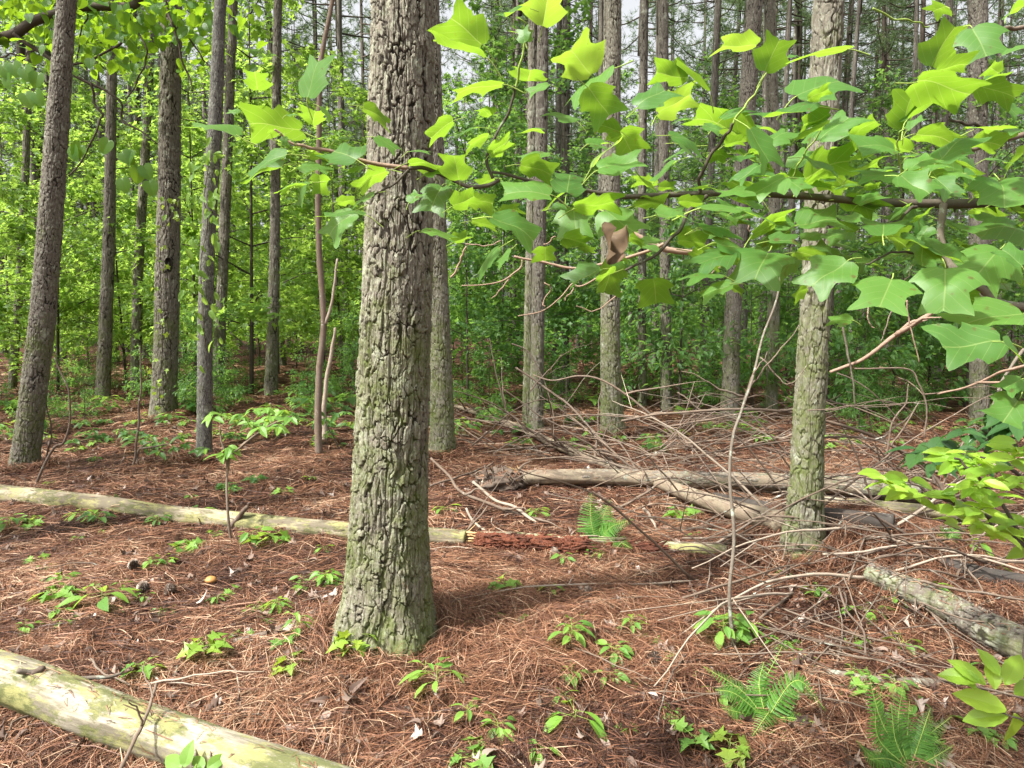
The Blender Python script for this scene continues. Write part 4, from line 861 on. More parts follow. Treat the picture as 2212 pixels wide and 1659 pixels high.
bough('branch', kA, [(1659, 1160), (1370, 1122), (1080, 1056), (960, 1028), (890, 1000), (800, 950), (720, 900)], 15, 7, 1.66, 1.6, 'pinkwood')
bough('branch', kB, [(620, 1260), (480, 1300), (300, 1240), (130, 1185), (0, 1163)], 14, 14, 1.7, 1.66, 'bough')
bough('twig', kA, [(1640, 1190), (1520, 1300), (1400, 1355)], 9, 6, 1.66, 1.6, 'twig')
bough('branch', kD, [(2000, 860), (1659, 930), (1400, 1008), (1100, 1110)], 22, 12, 1.85, 1.7, 'stick')
bough('branch', kH, [(1090, 0), (1068, 200), (1112, 360), (1175, 440), (1290, 525), (1450, 645), (1530, 690), (1800, 720)], 24, 30, 1.8, 1.7, 'lichen_stick', label='downward lichen-mottled side branch')
bough('twig', kD, [(1150, 840), (1300, 860), (1420, 910)], 9, 12, 1.7, 1.75, 'twig')
bough('twig', kD, [(620, 50), (780, 130), (920, 165), (1000, 180)], 7, 5, 1.65, 1.7, 'petiole')
bough('branch', kD, [(1400, 215), (1560, 200), (1750, 175)], 12, 15, 1.75, 1.8, 'stick')
bough('twig', kD, [(910, 1435), (800, 1510), (720, 1560)], 12, 6, 1.78, 1.7, 'twig')
bough('twig', kD, [(210, 1420), (130, 1500), (60, 1560)], 10, 6, 1.78, 1.7, 'twig')
bough('twig', kH, [(900, 325), (780, 335), (660, 355), (560, 420)], 9, 6, 1.7, 1.55, 'twig')
bough('twig', kC, [(1200, 1320), (1240, 1200), (1330, 1080), (1430, 900)], 8, 5, 1.74, 1.62, 'petiole')
bough('twig', kD, [(800, 1230), (775, 1060), (800, 960), (825, 880)], 7, 5, 1.7, 1.62, 'petiole')
mb = MB(); V, F = tmpl(TULIP, 0.5, 0.0, 0, rings=4); x, y = V[:, 0], V[:, 1]
V = np.stack([.26 * np.sin(x * 4.2) * (1.1 - .6 * y) + .06 * np.sin(9 * y), y, .28 * (1 - np.cos(x * 4.6)) + .10 * np.sin(7 * y) + V[:, 2] * .2], 1) * .092
bpt = P(*kF(1265, 195), 1.5); tpt = P(*kF(1290, 430), 1.46); A = (tpt - bpt).normalized(); nn = Vector((.25, -1, .1)); nn = (nn - A * A.dot(nn)).normalized(); X = A.cross(nn)
mb.add(V @ np.array([X, A, nn]) + np.array(bpt), F, R.random(len(V)))
o = parented('dead_leaf', mb.mesh('dead_leaf', M['brown_leaf']), tulip); o['label'] = 'curled brown dead leaf hanging from the bough'

# dry leafless branch behind the bough
db = tag(empty('bare_branch', P(*kF(1250, 405), 2.3)), 'bare reddish dead branch with forked twigs hanging under the leafy bough', 'branch')
def twigs(root, k, lst, D, mat, f=1 / 2.37 / 1.3562, name='twig'):
    for j, (pts, r0, r1) in enumerate(lst):
        mb = MB(); tube(mb, P3(k, pts, D), r0 * f * D / FPX, r1 * f * D / FPX, 8 * len(pts), 6, 0, .2, wob=.0025, rough=.15)
        parented('stem' if j == 0 else name, mb.mesh('stem' if j == 0 else name, M[mat]), root)
twigs(db, kF, [([(610, 352), (800, 395), (1040, 445), (1250, 405), (1500, 330), (1650, 270)], 8, 13), ([(665, 372), (650, 430), (580, 490), (460, 550), (240, 567)], 8, 4), ([(580, 490), (540, 560), (450, 655)], 6, 3),
               ([(1300, 450), (1180, 510), (1060, 570), (1000, 555), (920, 650), (800, 730), (640, 773)], 7, 4), ([(1020, 580), (955, 665)], 5, 3), ([(815, 535), (860, 590), (810, 680), (815, 705)], 5, 4), ([(1355, 605), (1250, 690), (1140, 735), (1040, 705)], 5, 3), ([(270, 285), (240, 380), (170, 500)], 6, 7), ([(275, 270), (380, 285), (520, 255)], 5, 4), ([(815, 280), (900, 215)], 5, 4)], 2.3, 'pinkwood')
db2 = tag(empty('bare_branch', P(*kG(440, 330), 2.4)), 'thick pinkish dry branch crossing behind the drooping tulip leaves', 'branch')
twigs(db2, kG, [([(-60, 180), (60, 235), (250, 315), (440, 330), (600, 345), (760, 370), (960, 470)], 24, 16), ([(780, 460), (900, 450), (1040, 480)], 8, 4), ([(770, 60), (800, 110), (825, 190)], 6, 5), ([(400, 555), (500, 510), (630, 425)], 5, 3)], 2.4, 'pinkwood')

# ------------------------------------------------------------------ dark limb and heart-shaped leaves at the upper left
red = tag(empty('redbud_tree', at(-260, 8.6)), 'dark crooked limb with heart-shaped green leaves behind the leaning left pine', 'tree')
def rb(name, pts, r0, r1, D0=8.6, D1=None, mat='limb'):
    mb = MB(); f = 1 / 2.37 / 1.3562
    tube(mb, P3(kL, pts, D0, D1), r0 * f * D0 / FPX, r1 * f * D0 / FPX, 9 * len(pts), 7, 0, .3, wob=.02, rough=.12); parented(name, mb.mesh(name, M[mat]), red)
mb = MB(); g0 = red.location; lp = P(*kL(-400, 400), 8.6); tube(mb, [g0 - Vector((0, 0, .1)), g0 + (lp - g0) * .6 + Vector((-.2, 0, 0)), lp], .11, .085, 14, 9, 0, .3); parented('trunk', mb.mesh('trunk', M['limb']), red)
rb('limb', [(-400, 400), (-200, 330), (0, 272), (120, 240), (250, 150), (370, 95), (450, 70), (560, 45), (700, 35), (830, 45), (930, 48), (985, 0), (1010, -80)], 36, 24)
rb('branch', [(120, 250), (200, 310), (350, 410), (500, 505), (620, 575), (740, 640), (840, 720), (862, 850), (1000, 920), (1100, 990)], 14, 5)
rb('branch', [(622, 575), (650, 690), (720, 790), (690, 880), (600, 1050), (480, 1200)], 9, 5)
rb('branch', [(910, 70), (905, 170), (850, 280), (700, 360), (510, 455)], 11, 7)
rb('branch', [(905, 170), (1000, 330), (1015, 420), (960, 560), (870, 720)], 7, 4)
rb('branch', [(1120, -20), (1170, 110), (1240, 260), (1280, 450), (1330, 620)], 11, 5)
rb('branch', [(1200, 170), (1350, 320), (1480, 500)], 7, 4)
rb('branch', [(600, 60), (575, 250), (500, 440)], 6, 3)
rb('branch', [(0, 385), (150, 385), (250, 350)], 6, 4)
def heart_leaves():
    mb = MB(); n = 1500
    px = R.uniform(-300, 2000, n); py = R.uniform(-350, 620, n) - 60 + 0; keep = R.random(n) < np.clip(1.1 - (py + 100) / 800, 0.12, 1) * np.where(px > 1350, .55, 1)
    px, py = px[keep], py[keep]; D = R.uniform(8.0, 11.0, len(px))
    # hanging in loose sprays
    c = R.integers(0, 90, len(px)); cx = R.uniform(-300, 1900, 90); cyy = R.uniform(-350, 520, 90)
    px = .45 * px + .55 * cx[c]; py = .45 * py + .55 * cyy[c]
    pos = np.array([P(*kL(a, b), d) for a, b, d in zip(px, py, D)])
    n = len(pos); ax = R.normal(0, 1, (n, 3)); ax[:, 2] -= 0.9
    add_leaves(mb, T_HEART, pos, ax, UP + R.normal(0, .55, (n, 3)) + np.array([0, -.3, 0]), R.uniform(.09, .15, n))
    for q in ((20, 500), (90, 490), (50, 570), (170, 520), (175, 700), (250, 690), (270, 560), (510, 1070), (570, 1060), (850, 1110), (930, 1100), (850, 1290), (760, 1025), (1040, 1310), (960, 1220), (1000, 1200)):
        p = P(*kL(*q), 6.2); add_leaves(mb, T_HEART, np.array([p + Vector((0, 0, .06))]), np.array([[R.normal() * .4, -.2, -1]]), np.array([[R.normal() * .3, -1, .4]]), .14, tint=.1)
    parented('crown', mb.mesh('crown', M['heart']), red)
heart_leaves()
# ------------------------------------------------------------------ logs on the floor
def lie(pts_px, r, dz=0.0):
    """points on the floor seen at pts_px, raised by the radius"""
    r = np.broadcast_to(r, (len(pts_px),))
    return [GP(*q) + Vector((0, 0, r[i] * 0.85 + dz)) for i, q in enumerate(pts_px)]
def swept_log(name, C, rad, nu, mat, seed, dent=0.05, ends=True):
    C = np.asarray(C); n = len(C); T, A, B = frames(C); s = np.concatenate([[0], np.cumsum(np.linalg.norm(np.diff(C, axis=0), axis=1))]); th = np.arange(nu) * 2 * PI / nu
    TH, S = np.meshgrid(th, s)
    rr = np.asarray(rad)[:, None] * (1 + dent * wav(TH, S, seed, 3, 6, 4) + dent * .35 * wav(TH, S, seed + 1, 16, 8, 3) + .012 * wav(TH, S, seed + 2, 40, 10, 12))
    V = C[:, None] + rr[..., None] * (np.cos(TH)[..., None] * A[:, None] + np.sin(TH)[..., None] * B[:, None])
    i = np.arange(n - 1)[:, None] * nu; j = np.arange(nu)[None]; k = (j + 1) % nu
    F = np.stack([i + j, i + k, i + nu + k, i + nu + j], -1).reshape(-1, 4); V = np.concatenate([V.reshape(-1, 3), C[:1], C[-1:]]); b = n * nu; jj = np.arange(nu); kk = (jj + 1) % nu
    Ft = np.concatenate([np.stack([kk, jj, np.full(nu, b)], 1), np.stack([jj + (n - 1) * nu, kk + (n - 1) * nu, np.full(nu, b + 1)], 1)])
    return mesh_np(name, V, [F, Ft], mat, {'tint': np.zeros(len(V)), 'bark': np.tile([[.9, .5, .5]], (len(V), 1))}, True)
def log(name, label, px, r0, r1, n, nu, mat, seed, dz=0.0, bark=None, part='trunk', cat='log', dent=0.05):
    p = lie(px, np.linspace(r0, r1, len(px)), dz); root = tag(empty(name, p[0]), label, cat)
    yaw = math.atan2(p[-1].y - p[0].y, p[-1].x - p[0].x); Rz = np.array([[math.cos(yaw), math.sin(yaw), 0], [-math.sin(yaw), math.cos(yaw), 0], [0, 0, 1]])
    Cw = spline(p, n); C = (Cw - np.array(p[0])) @ Rz.T; rad = np.linspace(r0, r1, n)
    me = swept_bark(part, C, rad + .004, nu, M[mat], bark[0], bark[1], bark[2], seed) if bark else swept_log(part, C, rad, nu, M[mat], seed, dent)
    link(part, me, root).rotation_euler = (0, 0, yaw); return root, Cw
def child_tube(root, name, pts, r0, r1, mat, n=None, ns=7, wob=0.004, label=None):
    mb = MB(); tube(mb, pts, r0, r1, n or 6 * len(pts), ns, 0, .2, wob=wob, rough=.15); o = parented(name, mb.mesh(name, M[mat]), root)
    if label: o['label'] = label
    return o
L1, C1 = log('fallen_log', 'thick barkless pale log with yellow-green lichen across the near left corner', [(-260, 1432), (0, 1502), (200, 1576), (400, 1650), (820, 1800)], .100, .084, 90, 64, 'log_pale', 3)
for (a, b, c) in (((30, 1462), (90, 1447), .02), ((545, 1605), (560, 1590), .02)):
    child_tube(L1, 'knot', [P(*a, 2.72), P(*b, 2.68)], c, c * .6, 'stub')
L2, C2 = log('fallen_log', 'long pale weathered log lying behind the thick foreground pine', [(-150, 1072), (0, 1084), (200, 1106), (400, 1132), (740, 1166), (900, 1174), (1008, 1180)], .088, .062, 160, 40, 'log_far', 5)
child_tube(L2, 'branch_stub', [P(492, 1150, 5.25), P(512, 1120, 5.25), P(535, 1096, 5.2)], .022, .016, 'stick_dark')
def splinters(root, name, c, ax, r, n, L, mat):
    mb = MB()
    for i in range(n):
        a = R.random() * 6.28; o = Vector((0, math.cos(a) * r * R.random(), math.sin(a) * r * R.random() + .0)); d = (Vector(ax) + Vector(R.normal(0, .3, 3))).normalized()
        l = L * R.uniform(.3, 1); tube(mb, [Vector(c) + o, Vector(c) + o + d * l * .6, Vector(c) + o + d * l], R.uniform(.004, .011), .001, 4, 4, 0, R.random())
    parented(name, mb.mesh(name, M[mat], False), root)
splinters(L2, 'broken_end', C2[-1], (1, 0, .1), .05, 26, .16, 'splinter')
# rotten log with a red crumbling heart
def rotten(name, label, a, b, r, seed, n=70):
    A_, B_ = GP(*a), GP(*b); root = tag(empty(name, A_), label, 'log')
    p0, p1 = A_ + Vector((0, 0, r * .55)), B_ + Vector((0, 0, r * .55)); C = spline([p0, p1], n) - np.array(A_)
    C = spline([p0, p1], n * 3) - np.array(A_); me = swept_bark('heartwood', C, np.full(n * 3, r * .92), 110, M['rot_core'], .02, .07, .035, seed); link('heartwood', me, root)
    mb = MB(); d = (p1 - p0); up = Vector((0, 0, 1)); back = Vector((0, 1, 0))
    for i in range(34):
        t = R.random(); l = R.uniform(.1, .4); s = p0 + d * t + (up * R.uniform(.5, .95) + back * R.uniform(-.15, .7)) * r * R.uniform(.8, 1.02); e = s + d.normalized() * l + Vector((0, R.normal(0, .01), R.normal(0, .008)))
        tube(mb, [s, (s + e) / 2, e], R.uniform(.004, .012), .003, 5, 5, 0, R.random())
    parented('outer_wood', mb.mesh('outer_wood', M['log_far'], False), root)
    mb = MB()
    for i in range(240):
        t = R.random(); s = p0 + d * t; q = Vector((s.x + R.normal(0, .03), s.y - abs(R.normal(0, .10)) - r * .4, 0)); q.z = float(G(q.x, q.y)) + .012; u = R.normal(0, 1, 3); u[2] *= .3; u /= np.linalg.norm(u)
        tube(mb, [q, q + Vector(u) * R.uniform(.015, .06)], R.uniform(.004, .012), .003, 3, 4, 0, R.random())
    for i in range(160):
        t = R.random(); an = R.uniform(-.5, 1.7); s = p0 + d * t + Vector((0, -math.cos(an), math.sin(an))) * r * .84; u = d.normalized() + Vector(R.normal(0, .3, 3))
        tube(mb, [s, s + u * R.uniform(.02, .10)], R.uniform(.004, .012), .003, 4, 4, 0, R.random())
    o = parented('crumbs', mb.mesh('crumbs', M['rot'], False), root); o['kind'] = 'stuff'
    return root
rotten('rotten_log', 'rotten log with its red crumbling heart exposed, in line with the pale weathered log', (1030, 1188), (1270, 1200), .085, 7)
rotten('rotten_log', 'low decayed end of a rotten log between the fern and the brush pile', (1310, 1190), (1440, 1200), .05, 8, 40)
log('fallen_log', 'small pale yellowish log piece just left of the mossy right-hand pine', [(1425, 1195), (1500, 1198), (1570, 1198)], .045, .035, 30, 24, 'log_far', 9)
# the snapped log
L3, C3 = log('snapped_log', 'snapped log with a splintered end, peeled near the break and bark covered beyond', [(1128, 1062), (1300, 1060), (1500, 1068), (1700, 1075), (1850, 1085), (1990, 1102)], .066, .082, 150, 40, 'log_beige', 11, dz=.07)
bark_C = C3[22:] - np.array(L3.location); link('bark', swept_bark('bark', bark_C, np.linspace(.069, .089, len(bark_C)), 90, M['bark_log'], .035, .06, .009, 12), L3)
splinters(L3, 'broken_end', C3[0], (-1, 0, .15), .06, 60, .17, 'splinter')
def lump(root, name, c, rx, ry, rz, mat, seed, n=24):
    g = np.random.default_rng(seed); u = np.linspace(0, PI, n); v = np.linspace(0, 2 * PI, 2 * n, endpoint=False); Ug, Vg = np.meshgrid(u, v, indexing='ij')
    r = 1 + .22 * wav(Vg, Ug * 2, seed, 5, 8, 5) + .10 * wav(Vg, Ug * 4, seed + 3, 12, 9, 9)
    X = np.stack([rx * r * np.sin(Ug) * np.cos(Vg), ry * r * np.sin(Ug) * np.sin(Vg), rz * r * np.cos(Ug)], -1).reshape(-1, 3) + np.array(c); m = 2 * n
    i = np.arange(n - 1)[:, None] * m; j = np.arange(m)[None]; k = (j + 1) % m; F = np.stack([i + j, i + m + j, i + m + k, i + k], -1).reshape(-1, 4)
    me = mesh_np(name, X, F, M[mat], {'tint': g.random(len(X)) * .3}, True); return parented(name, me, root)
st = tag(empty('root_stump', GP(1085, 1062)), 'dark tangled root stump at the snapped end of the log', 'stump')
c0 = GP(1085, 1062); lump(st, 'body', c0 + Vector((0, .02, .085)), .22, .14, .115, 'stub', 4); lump(st, 'bark_chunk', c0 + Vector((-.1, 0, .05)), .12, .11, .09, 'stick_dark', 5); lump(st, 'bark_chunk', c0 + Vector((.15, 0, .09)), .07, .06, .10, 'stub', 6)
for i in range(22):
    a = R.normal(0, 1, 3); a[2] = abs(a[2]) * .8; a[1] -= .3; a /= np.linalg.norm(a); s = c0 + Vector((R.uniform(-.18, .15), R.uniform(-.12, .05), R.uniform(.03, .16)))
    child_tube(st, 'root', [s, s + Vector(a) * .1, s + Vector(a) * .12 + Vector((R.normal() * .08, -.05, R.normal() * .06))], R.uniform(.006, .016), .003, 'stick' if i % 2 else 'stub', 8, 5)
# diagonal fallen tree with its dead top
L4, C4 = log('fallen_tree', 'thin fallen tree lying diagonally under the snapped log with a twiggy dead top', [(985, 888), (1100, 928), (1250, 1000), (1390, 1052), (1500, 1100), (1600, 1138), (1690, 1168)], .034, .074, 150, 40, 'stick_pale', 13, dz=.05, dent=.03)
L4.children[0].data.materials[0] = M['log_beige']
for i in range(34):
    t = R.uniform(0, .55); b = C4[int(t * 149)]; s = R.choice([-1, 1]); d = np.array([-0.75 + R.normal(0, .35), s * .5 + R.normal(0, .3), abs(R.normal(.35, .3))]); d /= np.linalg.norm(d); l = R.uniform(.5, 1.7)
    m1 = b + d * l * .5 + [0, 0, .06]; e = b + d * l + [0, 0, -.05 + R.normal(0, .1)]; e[2] = max(e[2], float(G(e[0], e[1])) + .02)
    child_tube(L4, 'branch', [b, m1, e], R.uniform(.008, .016), .004, 'stick', 14, 5, .012)
log('fallen_log', 'pale yellowish log running behind the mossy right-hand pine', [(1755, 1108), (1880, 1118), (2030, 1132), (2160, 1150), (2320, 1165)], .052, .05, 90, 36, 'log_far', 15, dz=.05)
log('charred_log', 'blackened log flecked with white fungus under the snapped log by the right-hand pine', [(1545, 1098), (1640, 1120), (1760, 1140), (1930, 1160)], .055, .06, 90, 30, 'log_black', 16, dz=.03)
L6, C6 = log('fallen_log', 'grey bark-covered log coming out of the brush pile at the right edge', [(1880, 1262), (1960, 1302), (2060, 1352), (2150, 1408), (2330, 1500)], .055, .088, 120, 120, 'bark_log', 17, dz=.02, bark=(.035, .05, .006))
child_tube(L6, 'branch_stub', [P(1870, 1256, 4.35), P(1910, 1252, 4.3), P(1925, 1250, 4.25)], .03, .026, 'stick_pale')
log('charred_log', 'dark rotting log half buried at the right edge above the grey log', [(2030, 1232), (2110, 1258), (2260, 1290)], .045, .055, 60, 30, 'log_black', 18)
log('fallen_branch', 'thick dark lichened branch lying level behind the near ferns', [(1745, 1462), (1800, 1468), (1900, 1484), (2000, 1488), (2095, 1490)], .021, .026, 60, 20, 'lichen_stick', 19, cat='branch')
log('fallen_branch', 'short scaly brown branch left of the foot of the thick pine', [(405, 1412), (480, 1398), (560, 1385), (622, 1366)], .012, .026, 40, 20, 'stick_dark', 20, cat='branch')

# ------------------------------------------------------------------ sticks traced from the photo
def stick(name, label, k, pts, r, D=None, D1=None, mat='stick', group=None, lift=0.0, r1=None, forks=0):
    """k maps crop to view pixels; with D the stick hangs in the air at that distance, else it lies on the floor"""
    px = [k(*p) if k else p for p in pts]; f = (1 / 1.443 / 1.3562) if k in (kT, kU, kW) else ((1 / 2.37 / 1.3562) if k else 1.0)
    if D is None:
        q = [GP(*p) + Vector((0, 0, .012 + lift)) for p in px]; Dm = q[0].y
    else:
        D1_ = D if D1 is None else D1; n = len(px) - 1; q = [P(*p, D + (D1_ - D) * i / n) for i, p in enumerate(px)]; Dm = (D + D1_) / 2
        q = [Vector((v.x, v.y, max(v.z, float(G(v.x, v.y)) + .008))) for v in q]
    ra = r * (.8 if group is None else .62) * f * Dm / FPX; rb_ = (r1 * .8 if r1 is not None else r * .45) * f * Dm / FPX
    mb = MB(); C = tube(mb, q, ra, rb_, 8 * len(q), 6, 0, R.random() * .5, wob=min(.006, ra * .5), rough=.25)
    me = mb.mesh('stem' if forks else name, M[mat])
    if forks:
        root = tag(empty(name, q[0]), label, 'branch' if 'branch' in name else 'stick', group); parented('stem', me, root)
        for i in range(forks):
            b = C[R.integers(len(C) // 4, len(C) - 2)]; d = nrm((C[-1] - C[0])[None])[0] + R.normal(0, .6, 3); d[2] = abs(d[2]) * .5; l = R.uniform(.15, .5)
            e = b + d * l; e[2] = max(e[2], float(G(e[0], e[1])) + .01); child_tube(root, 'twig', [b, b + d * l * .5 + [0, 0, .02], e], rb_ * .8, .0015, mat, 8, 5, .006)
        return root
    o = link(name, me); o.location = (0, 0, 0)
    # move the origin to the stick's start
    o.data.transform(Matrix.Translation(-q[0])); o.location = q[0]
    return tag(o, label, 'branch' if 'branch' in name else 'stick', group)
S = stick
S('fallen_branch', 'long dead branch arching in front of the mossy right-hand pine', kW, [(-260, 190), (-120, 165), (0, 160), (200, 145), (400, 150), (600, 190), (800, 250), (950, 340), (1070, 440), (1110, 520)], 6, 4.6, 4.5, 'stick', r1=11, forks=4)
S('fallen_branch', 'second lower dark arching branch in front of the mossy right-hand pine', kW, [(100, 330), (230, 310), (500, 270), (750, 260), (900, 305), (1040, 400), (1070, 460)], 5, 4.4, 4.3, 'stick_dark', r1=8, forks=2)
S('fallen_branch', 'straight dead branch sloping down in front of the mossy mid pine', kF, [(620, 1130), (830, 1275), (1000, 1400), (1140, 1560), (1280, 1700)], 9, 7.4, 7.0, 'stick', r1=14, forks=3)
S('fallen_branch', 'dead branch bowing over from the twin pines towards the brown pine', kF, [(740, 1180), (880, 1222), (1050, 1190), (1200, 1212), (1400, 1325), (1659, 1545), (1830, 1690)], 6, 6.3, 6.0, 'stick', r1=13, forks=4)
S('fallen_branch', 'thin bowed dead twig rising in front of the twin pines', kF, [(590, 965), (700, 1020), (800, 1190), (850, 1320), (880, 1450), (880, 1610)], 6, 7.4, 7.2, 'stick', forks=2)
S('fallen_branch', 'forked dead twig standing up in front of the twin pines', kF, [(720, 1290), (800, 1200), (880, 1110), (945, 1035)], 7, 7.3, 7.3, 'stick', forks=2)
S('fallen_branch', 'long level dead branch low in front of the mossy mid pine', kF, [(800, 1490), (1080, 1455), (1400, 1475), (1550, 1530), (1700, 1600)], 7, 6.8, 6.4, 'stick', forks=3)
S('fallen_branch', 'dead branch running down to the right below the mossy mid pine', kF, [(930, 1530), (1200, 1592), (1420, 1680), (1600, 1760)], 7, 6.9, 6.3, 'stick', forks=3)
S('fallen_branch', 'dead branch rising to the right from the root of the mossy mid pine', kG, [(200, 1690), (300, 1600), (430, 1450), (520, 1310)], 6, 6.0, 6.0, 'stick', forks=1)
S('fallen_branch', 'leaning dead branch crossing from the arching branch to upper right', kG, [(250, 1640), (400, 1480), (620, 1400), (700, 1380)], 5, 5.6, 5.8, 'stick_dark')
S('fallen_branch', 'thin upright dead stick left of the arching branch', kG, [(300, 1600), (380, 1420), (440, 1225)], 7, 6.0, 6.0, 'stick')
S('fallen_branch', 'thin dead stick sloping down to the arching branch', kG, [(320, 1300), (390, 1350), (470, 1420)], 6, 5.8, 5.7, 'stick')
S('bare_branch', 'long dead branch rising from behind the right-hand pine to the bough', kH, [(310, 1170), (500, 1092), (640, 1000), (780, 890), (1000, 760), (1110, 690), (1180, 660), (1330, 700), (1500, 760)], 15, 3.9, 3.6, 'pinkwood', r1=30, forks=3)
S('bare_branch', 'grey crooked twig drooping right of the right-hand pine', kH, [(480, 1135), (850, 1140), (930, 1250), (980, 1400), (968, 1610)], 7, 3.8, 3.8, 'stick', r1=8, forks=2)
S('bare_branch', 'straight lichened twig hanging down beside the right-hand pine', kH, [(395, 820), (430, 1020), (468, 1180), (485, 1392)], 11, 3.8, 3.8, 'lichen_stick')
S('bare_branch', 'forked dead twig spreading right from the hanging lichened twig', kH, [(160, 1430), (300, 1420), (485, 1392), (620, 1440), (760, 1512), (900, 1600)], 6, 3.8, 3.8, 'stick', forks=2)
S('bare_branch', 'dead tendril hanging under the bough, nearest its fork', kH, [(840, 660), (862, 790), (880, 900), (930, 1092)], 8, 3.5, 3.5, 'pinkwood')
S('bare_branch', 'pair-like dead tendril hanging slanted under the bough', kH, [(785, 640), (740, 740), (700, 850), (665, 950)], 8, 3.5, 3.5, 'stick', forks=2)
S('bare_branch', 'short crooked dead tendril left of the slanted one', kH, [(585, 670), (570, 790), (595, 830), (622, 856)], 8, 3.5, 3.5, 'pinkwood')
S('bare_branch', 'brown dead branch entering low from the right edge above the shrub', kH, [(1058, 1318), (1300, 1250), (1500, 1165), (1700, 1110)], 8, 3.0, 2.6, 'pinkwood', r1=14, forks=1)
S('bare_branch', 'lichened forked branch descending at the right edge towards the shrub', kH, [(1660, 1000), (1560, 1150), (1440, 1380), (1400, 1640)], 16, 2.8, 2.8, 'lichen_stick', r1=10, forks=2)
S('bare_branch', 'thin dark twig slanting down right of the right-hand pine', kH, [(360, 1170), (500, 1230), (640, 1330), (760, 1460), (880, 1600)], 6, 4.0, 3.9, 'stick_dark')
S('fallen_branch', 'thin dead stem rising from the brush towards the hanging twigs', kW, [(860, 330), (890, 200), (940, 120), (950, 40)], 6, 4.2, 4.2, 'stick')
S('fallen_branch', 'thin dead stem leaning right out of the brush below the hanging twigs', kW, [(880, 300), (920, 240), (1000, 115)], 6, 4.2, 4.2, 'stick')
S('fallen_branch', 'dead twig curving across behind the right-hand pine at its mid height', kW, [(540, 90), (700, 130), (860, 185), (960, 255)], 5, 4.3, 4.2, 'stick', forks=1)
# around the foot of the brush pile
brush = [([(0, 945), (180, 880), (360, 830), (470, 800)], 9, 'stick'), ([(330, 1030), (500, 930), (700, 800), (965, 645)], 9, 'stick'), ([(280, 1130), (430, 1060), (620, 930)], 7, 'stick'), ([(430, 985), (560, 1040), (750, 1100), (1000, 1150)], 7, 'stick'),
         ([(600, 1100), (850, 1180), (1030, 1250)], 8, 'stick_dark'), ([(660, 900), (700, 1000), (760, 1080), (770, 1170)], 9, 'stick_dark'), ([(1060, 1010), (1130, 1110), (1140, 1200), (1120, 1330)], 8, 'stick'), ([(1000, 870), (1200, 910), (1443, 950)], 11, 'stick'),
         ([(1160, 760), (1230, 850), (1270, 920)], 8, 'stick'), ([(1000, 960), (1200, 1030), (1443, 1060)], 7, 'stick'), ([(100, 490), (300, 540), (420, 560), (700, 620), (1000, 690), (1150, 710)], 10, 'stick_dark'), ([(560, 540), (700, 630), (900, 700)], 8, 'stick'),
         ([(0, 690), (200, 680), (400, 670)], 7, 'stick'), ([(550, 640), (720, 700), (1000, 690)], 7, 'stick'), ([(590, 760), (780, 740), (905, 720)], 9, 'stick_pale'), ([(680, 850), (720, 960), (760, 1060)], 6, 'stick'), ([(700, 870), (800, 700), (830, 640)], 6, 'stick'),
         ([(380, 600), (440, 720), (420, 780)], 7, 'stick'), ([(640, 880), (560, 980), (580, 1040)], 6, 'stick_dark'), ([(1040, 820), (1180, 900), (1220, 960)], 6, 'stick_dark')]
for i, (pts, r, mt) in enumerate(brush):
    D0 = 4.4 - 0.0010 * max(0, pts[0][1] - 700); n = len(pts)
    q0, q1 = GP(*kW(*pts[0])), GP(*kW(*pts[-1]))
    S('stick', 'dry stick lying across the brush pile of needles at the right', kW, pts, r, max(2.9, q0.y - .25), max(2.9, q1.y - .25), mt, 'dry sticks over the brush pile', forks=0)
S('broken_branch', 'pale split branch with a bare pointed end between the near ferns and the shrub', kW, [(1025, 1240), (1070, 1290), (1110, 1335), (1185, 1415)], 13, mat='stick_pale', r1=17)
S('broken_branch', 'pale bare stub poking left out of the brush pile', kW, [(640, 820), (790, 785), (912, 765)], 9, 4.3, 4.2, 'stick_pale', r1=12)
S('stick', 'pale stick pointing right, left of the near fern with dark fronds', kW, [(-90, 1180), (0, 1195), (110, 1230), (210, 1275)], 9, mat='stick_pale')
S('stick', 'curved pale twig standing up beside the shiny fern frond', kW, [(550, 1370), (612, 1440), (600, 1520), (640, 1575)], 8, 2.9, 2.75, 'stick_pale', r1=10)
S('stick', 'thin twig running out at the lower right corner', kW, [(1170, 1500), (1300, 1570), (1443, 1650)], 6)
# around the thick pine and in front of it
S('fallen_branch', 'long curved scaly branch running right from the foot of the thick pine', kU, [(470, 1005), (600, 1072), (750, 1112), (900, 1137), (1100, 1157), (1300, 1182), (1460, 1205)], 12, mat='stick', r1=9, forks=2)
S('fallen_branch', 'thin bow-shaped branch above the long curved one', kU, [(840, 1032), (960, 1002), (1070, 990), (1200, 1030), (1335, 1105)], 8, mat='stick', lift=.03)
S('fallen_branch', 'grey lichened branch end rising at the right foot of the thick pine', kU, [(400, 1100), (470, 1035), (545, 968)], 9, mat='lichen_stick', lift=.03)
S('broken_branch', 'stubby grey-green lichened branch standing up behind the vine leaves', kU, [(1240, 1095), (1215, 1010), (1192, 925)], 14, 3.65, 3.65, 'lichen_stick')
S('fallen_branch', 'long pale branch sloping down over the rotten log to the fern', kU, [(380, 350), (455, 420), (500, 482), (600, 532), (750, 592), (870, 652), (1000, 690), (1070, 692)], 7, 5.75, 5.1, 'stick', r1=12, forks=4)
S('fallen_branch', 'smaller pale branch beside the one sloping over the rotten log', kU, [(555, 450), (640, 520), (730, 555), (790, 600), (840, 655)], 8, 5.65, 5.2, 'stick_pale', r1=9)
S('fallen_branch', 'bent pale twig bowing in front of the red rotten log', kU, [(530, 560), (560, 620), (620, 702), (750, 747), (880, 742), (1000, 710)], 7, 5.2, 4.9, 'stick_pale', r1=8)
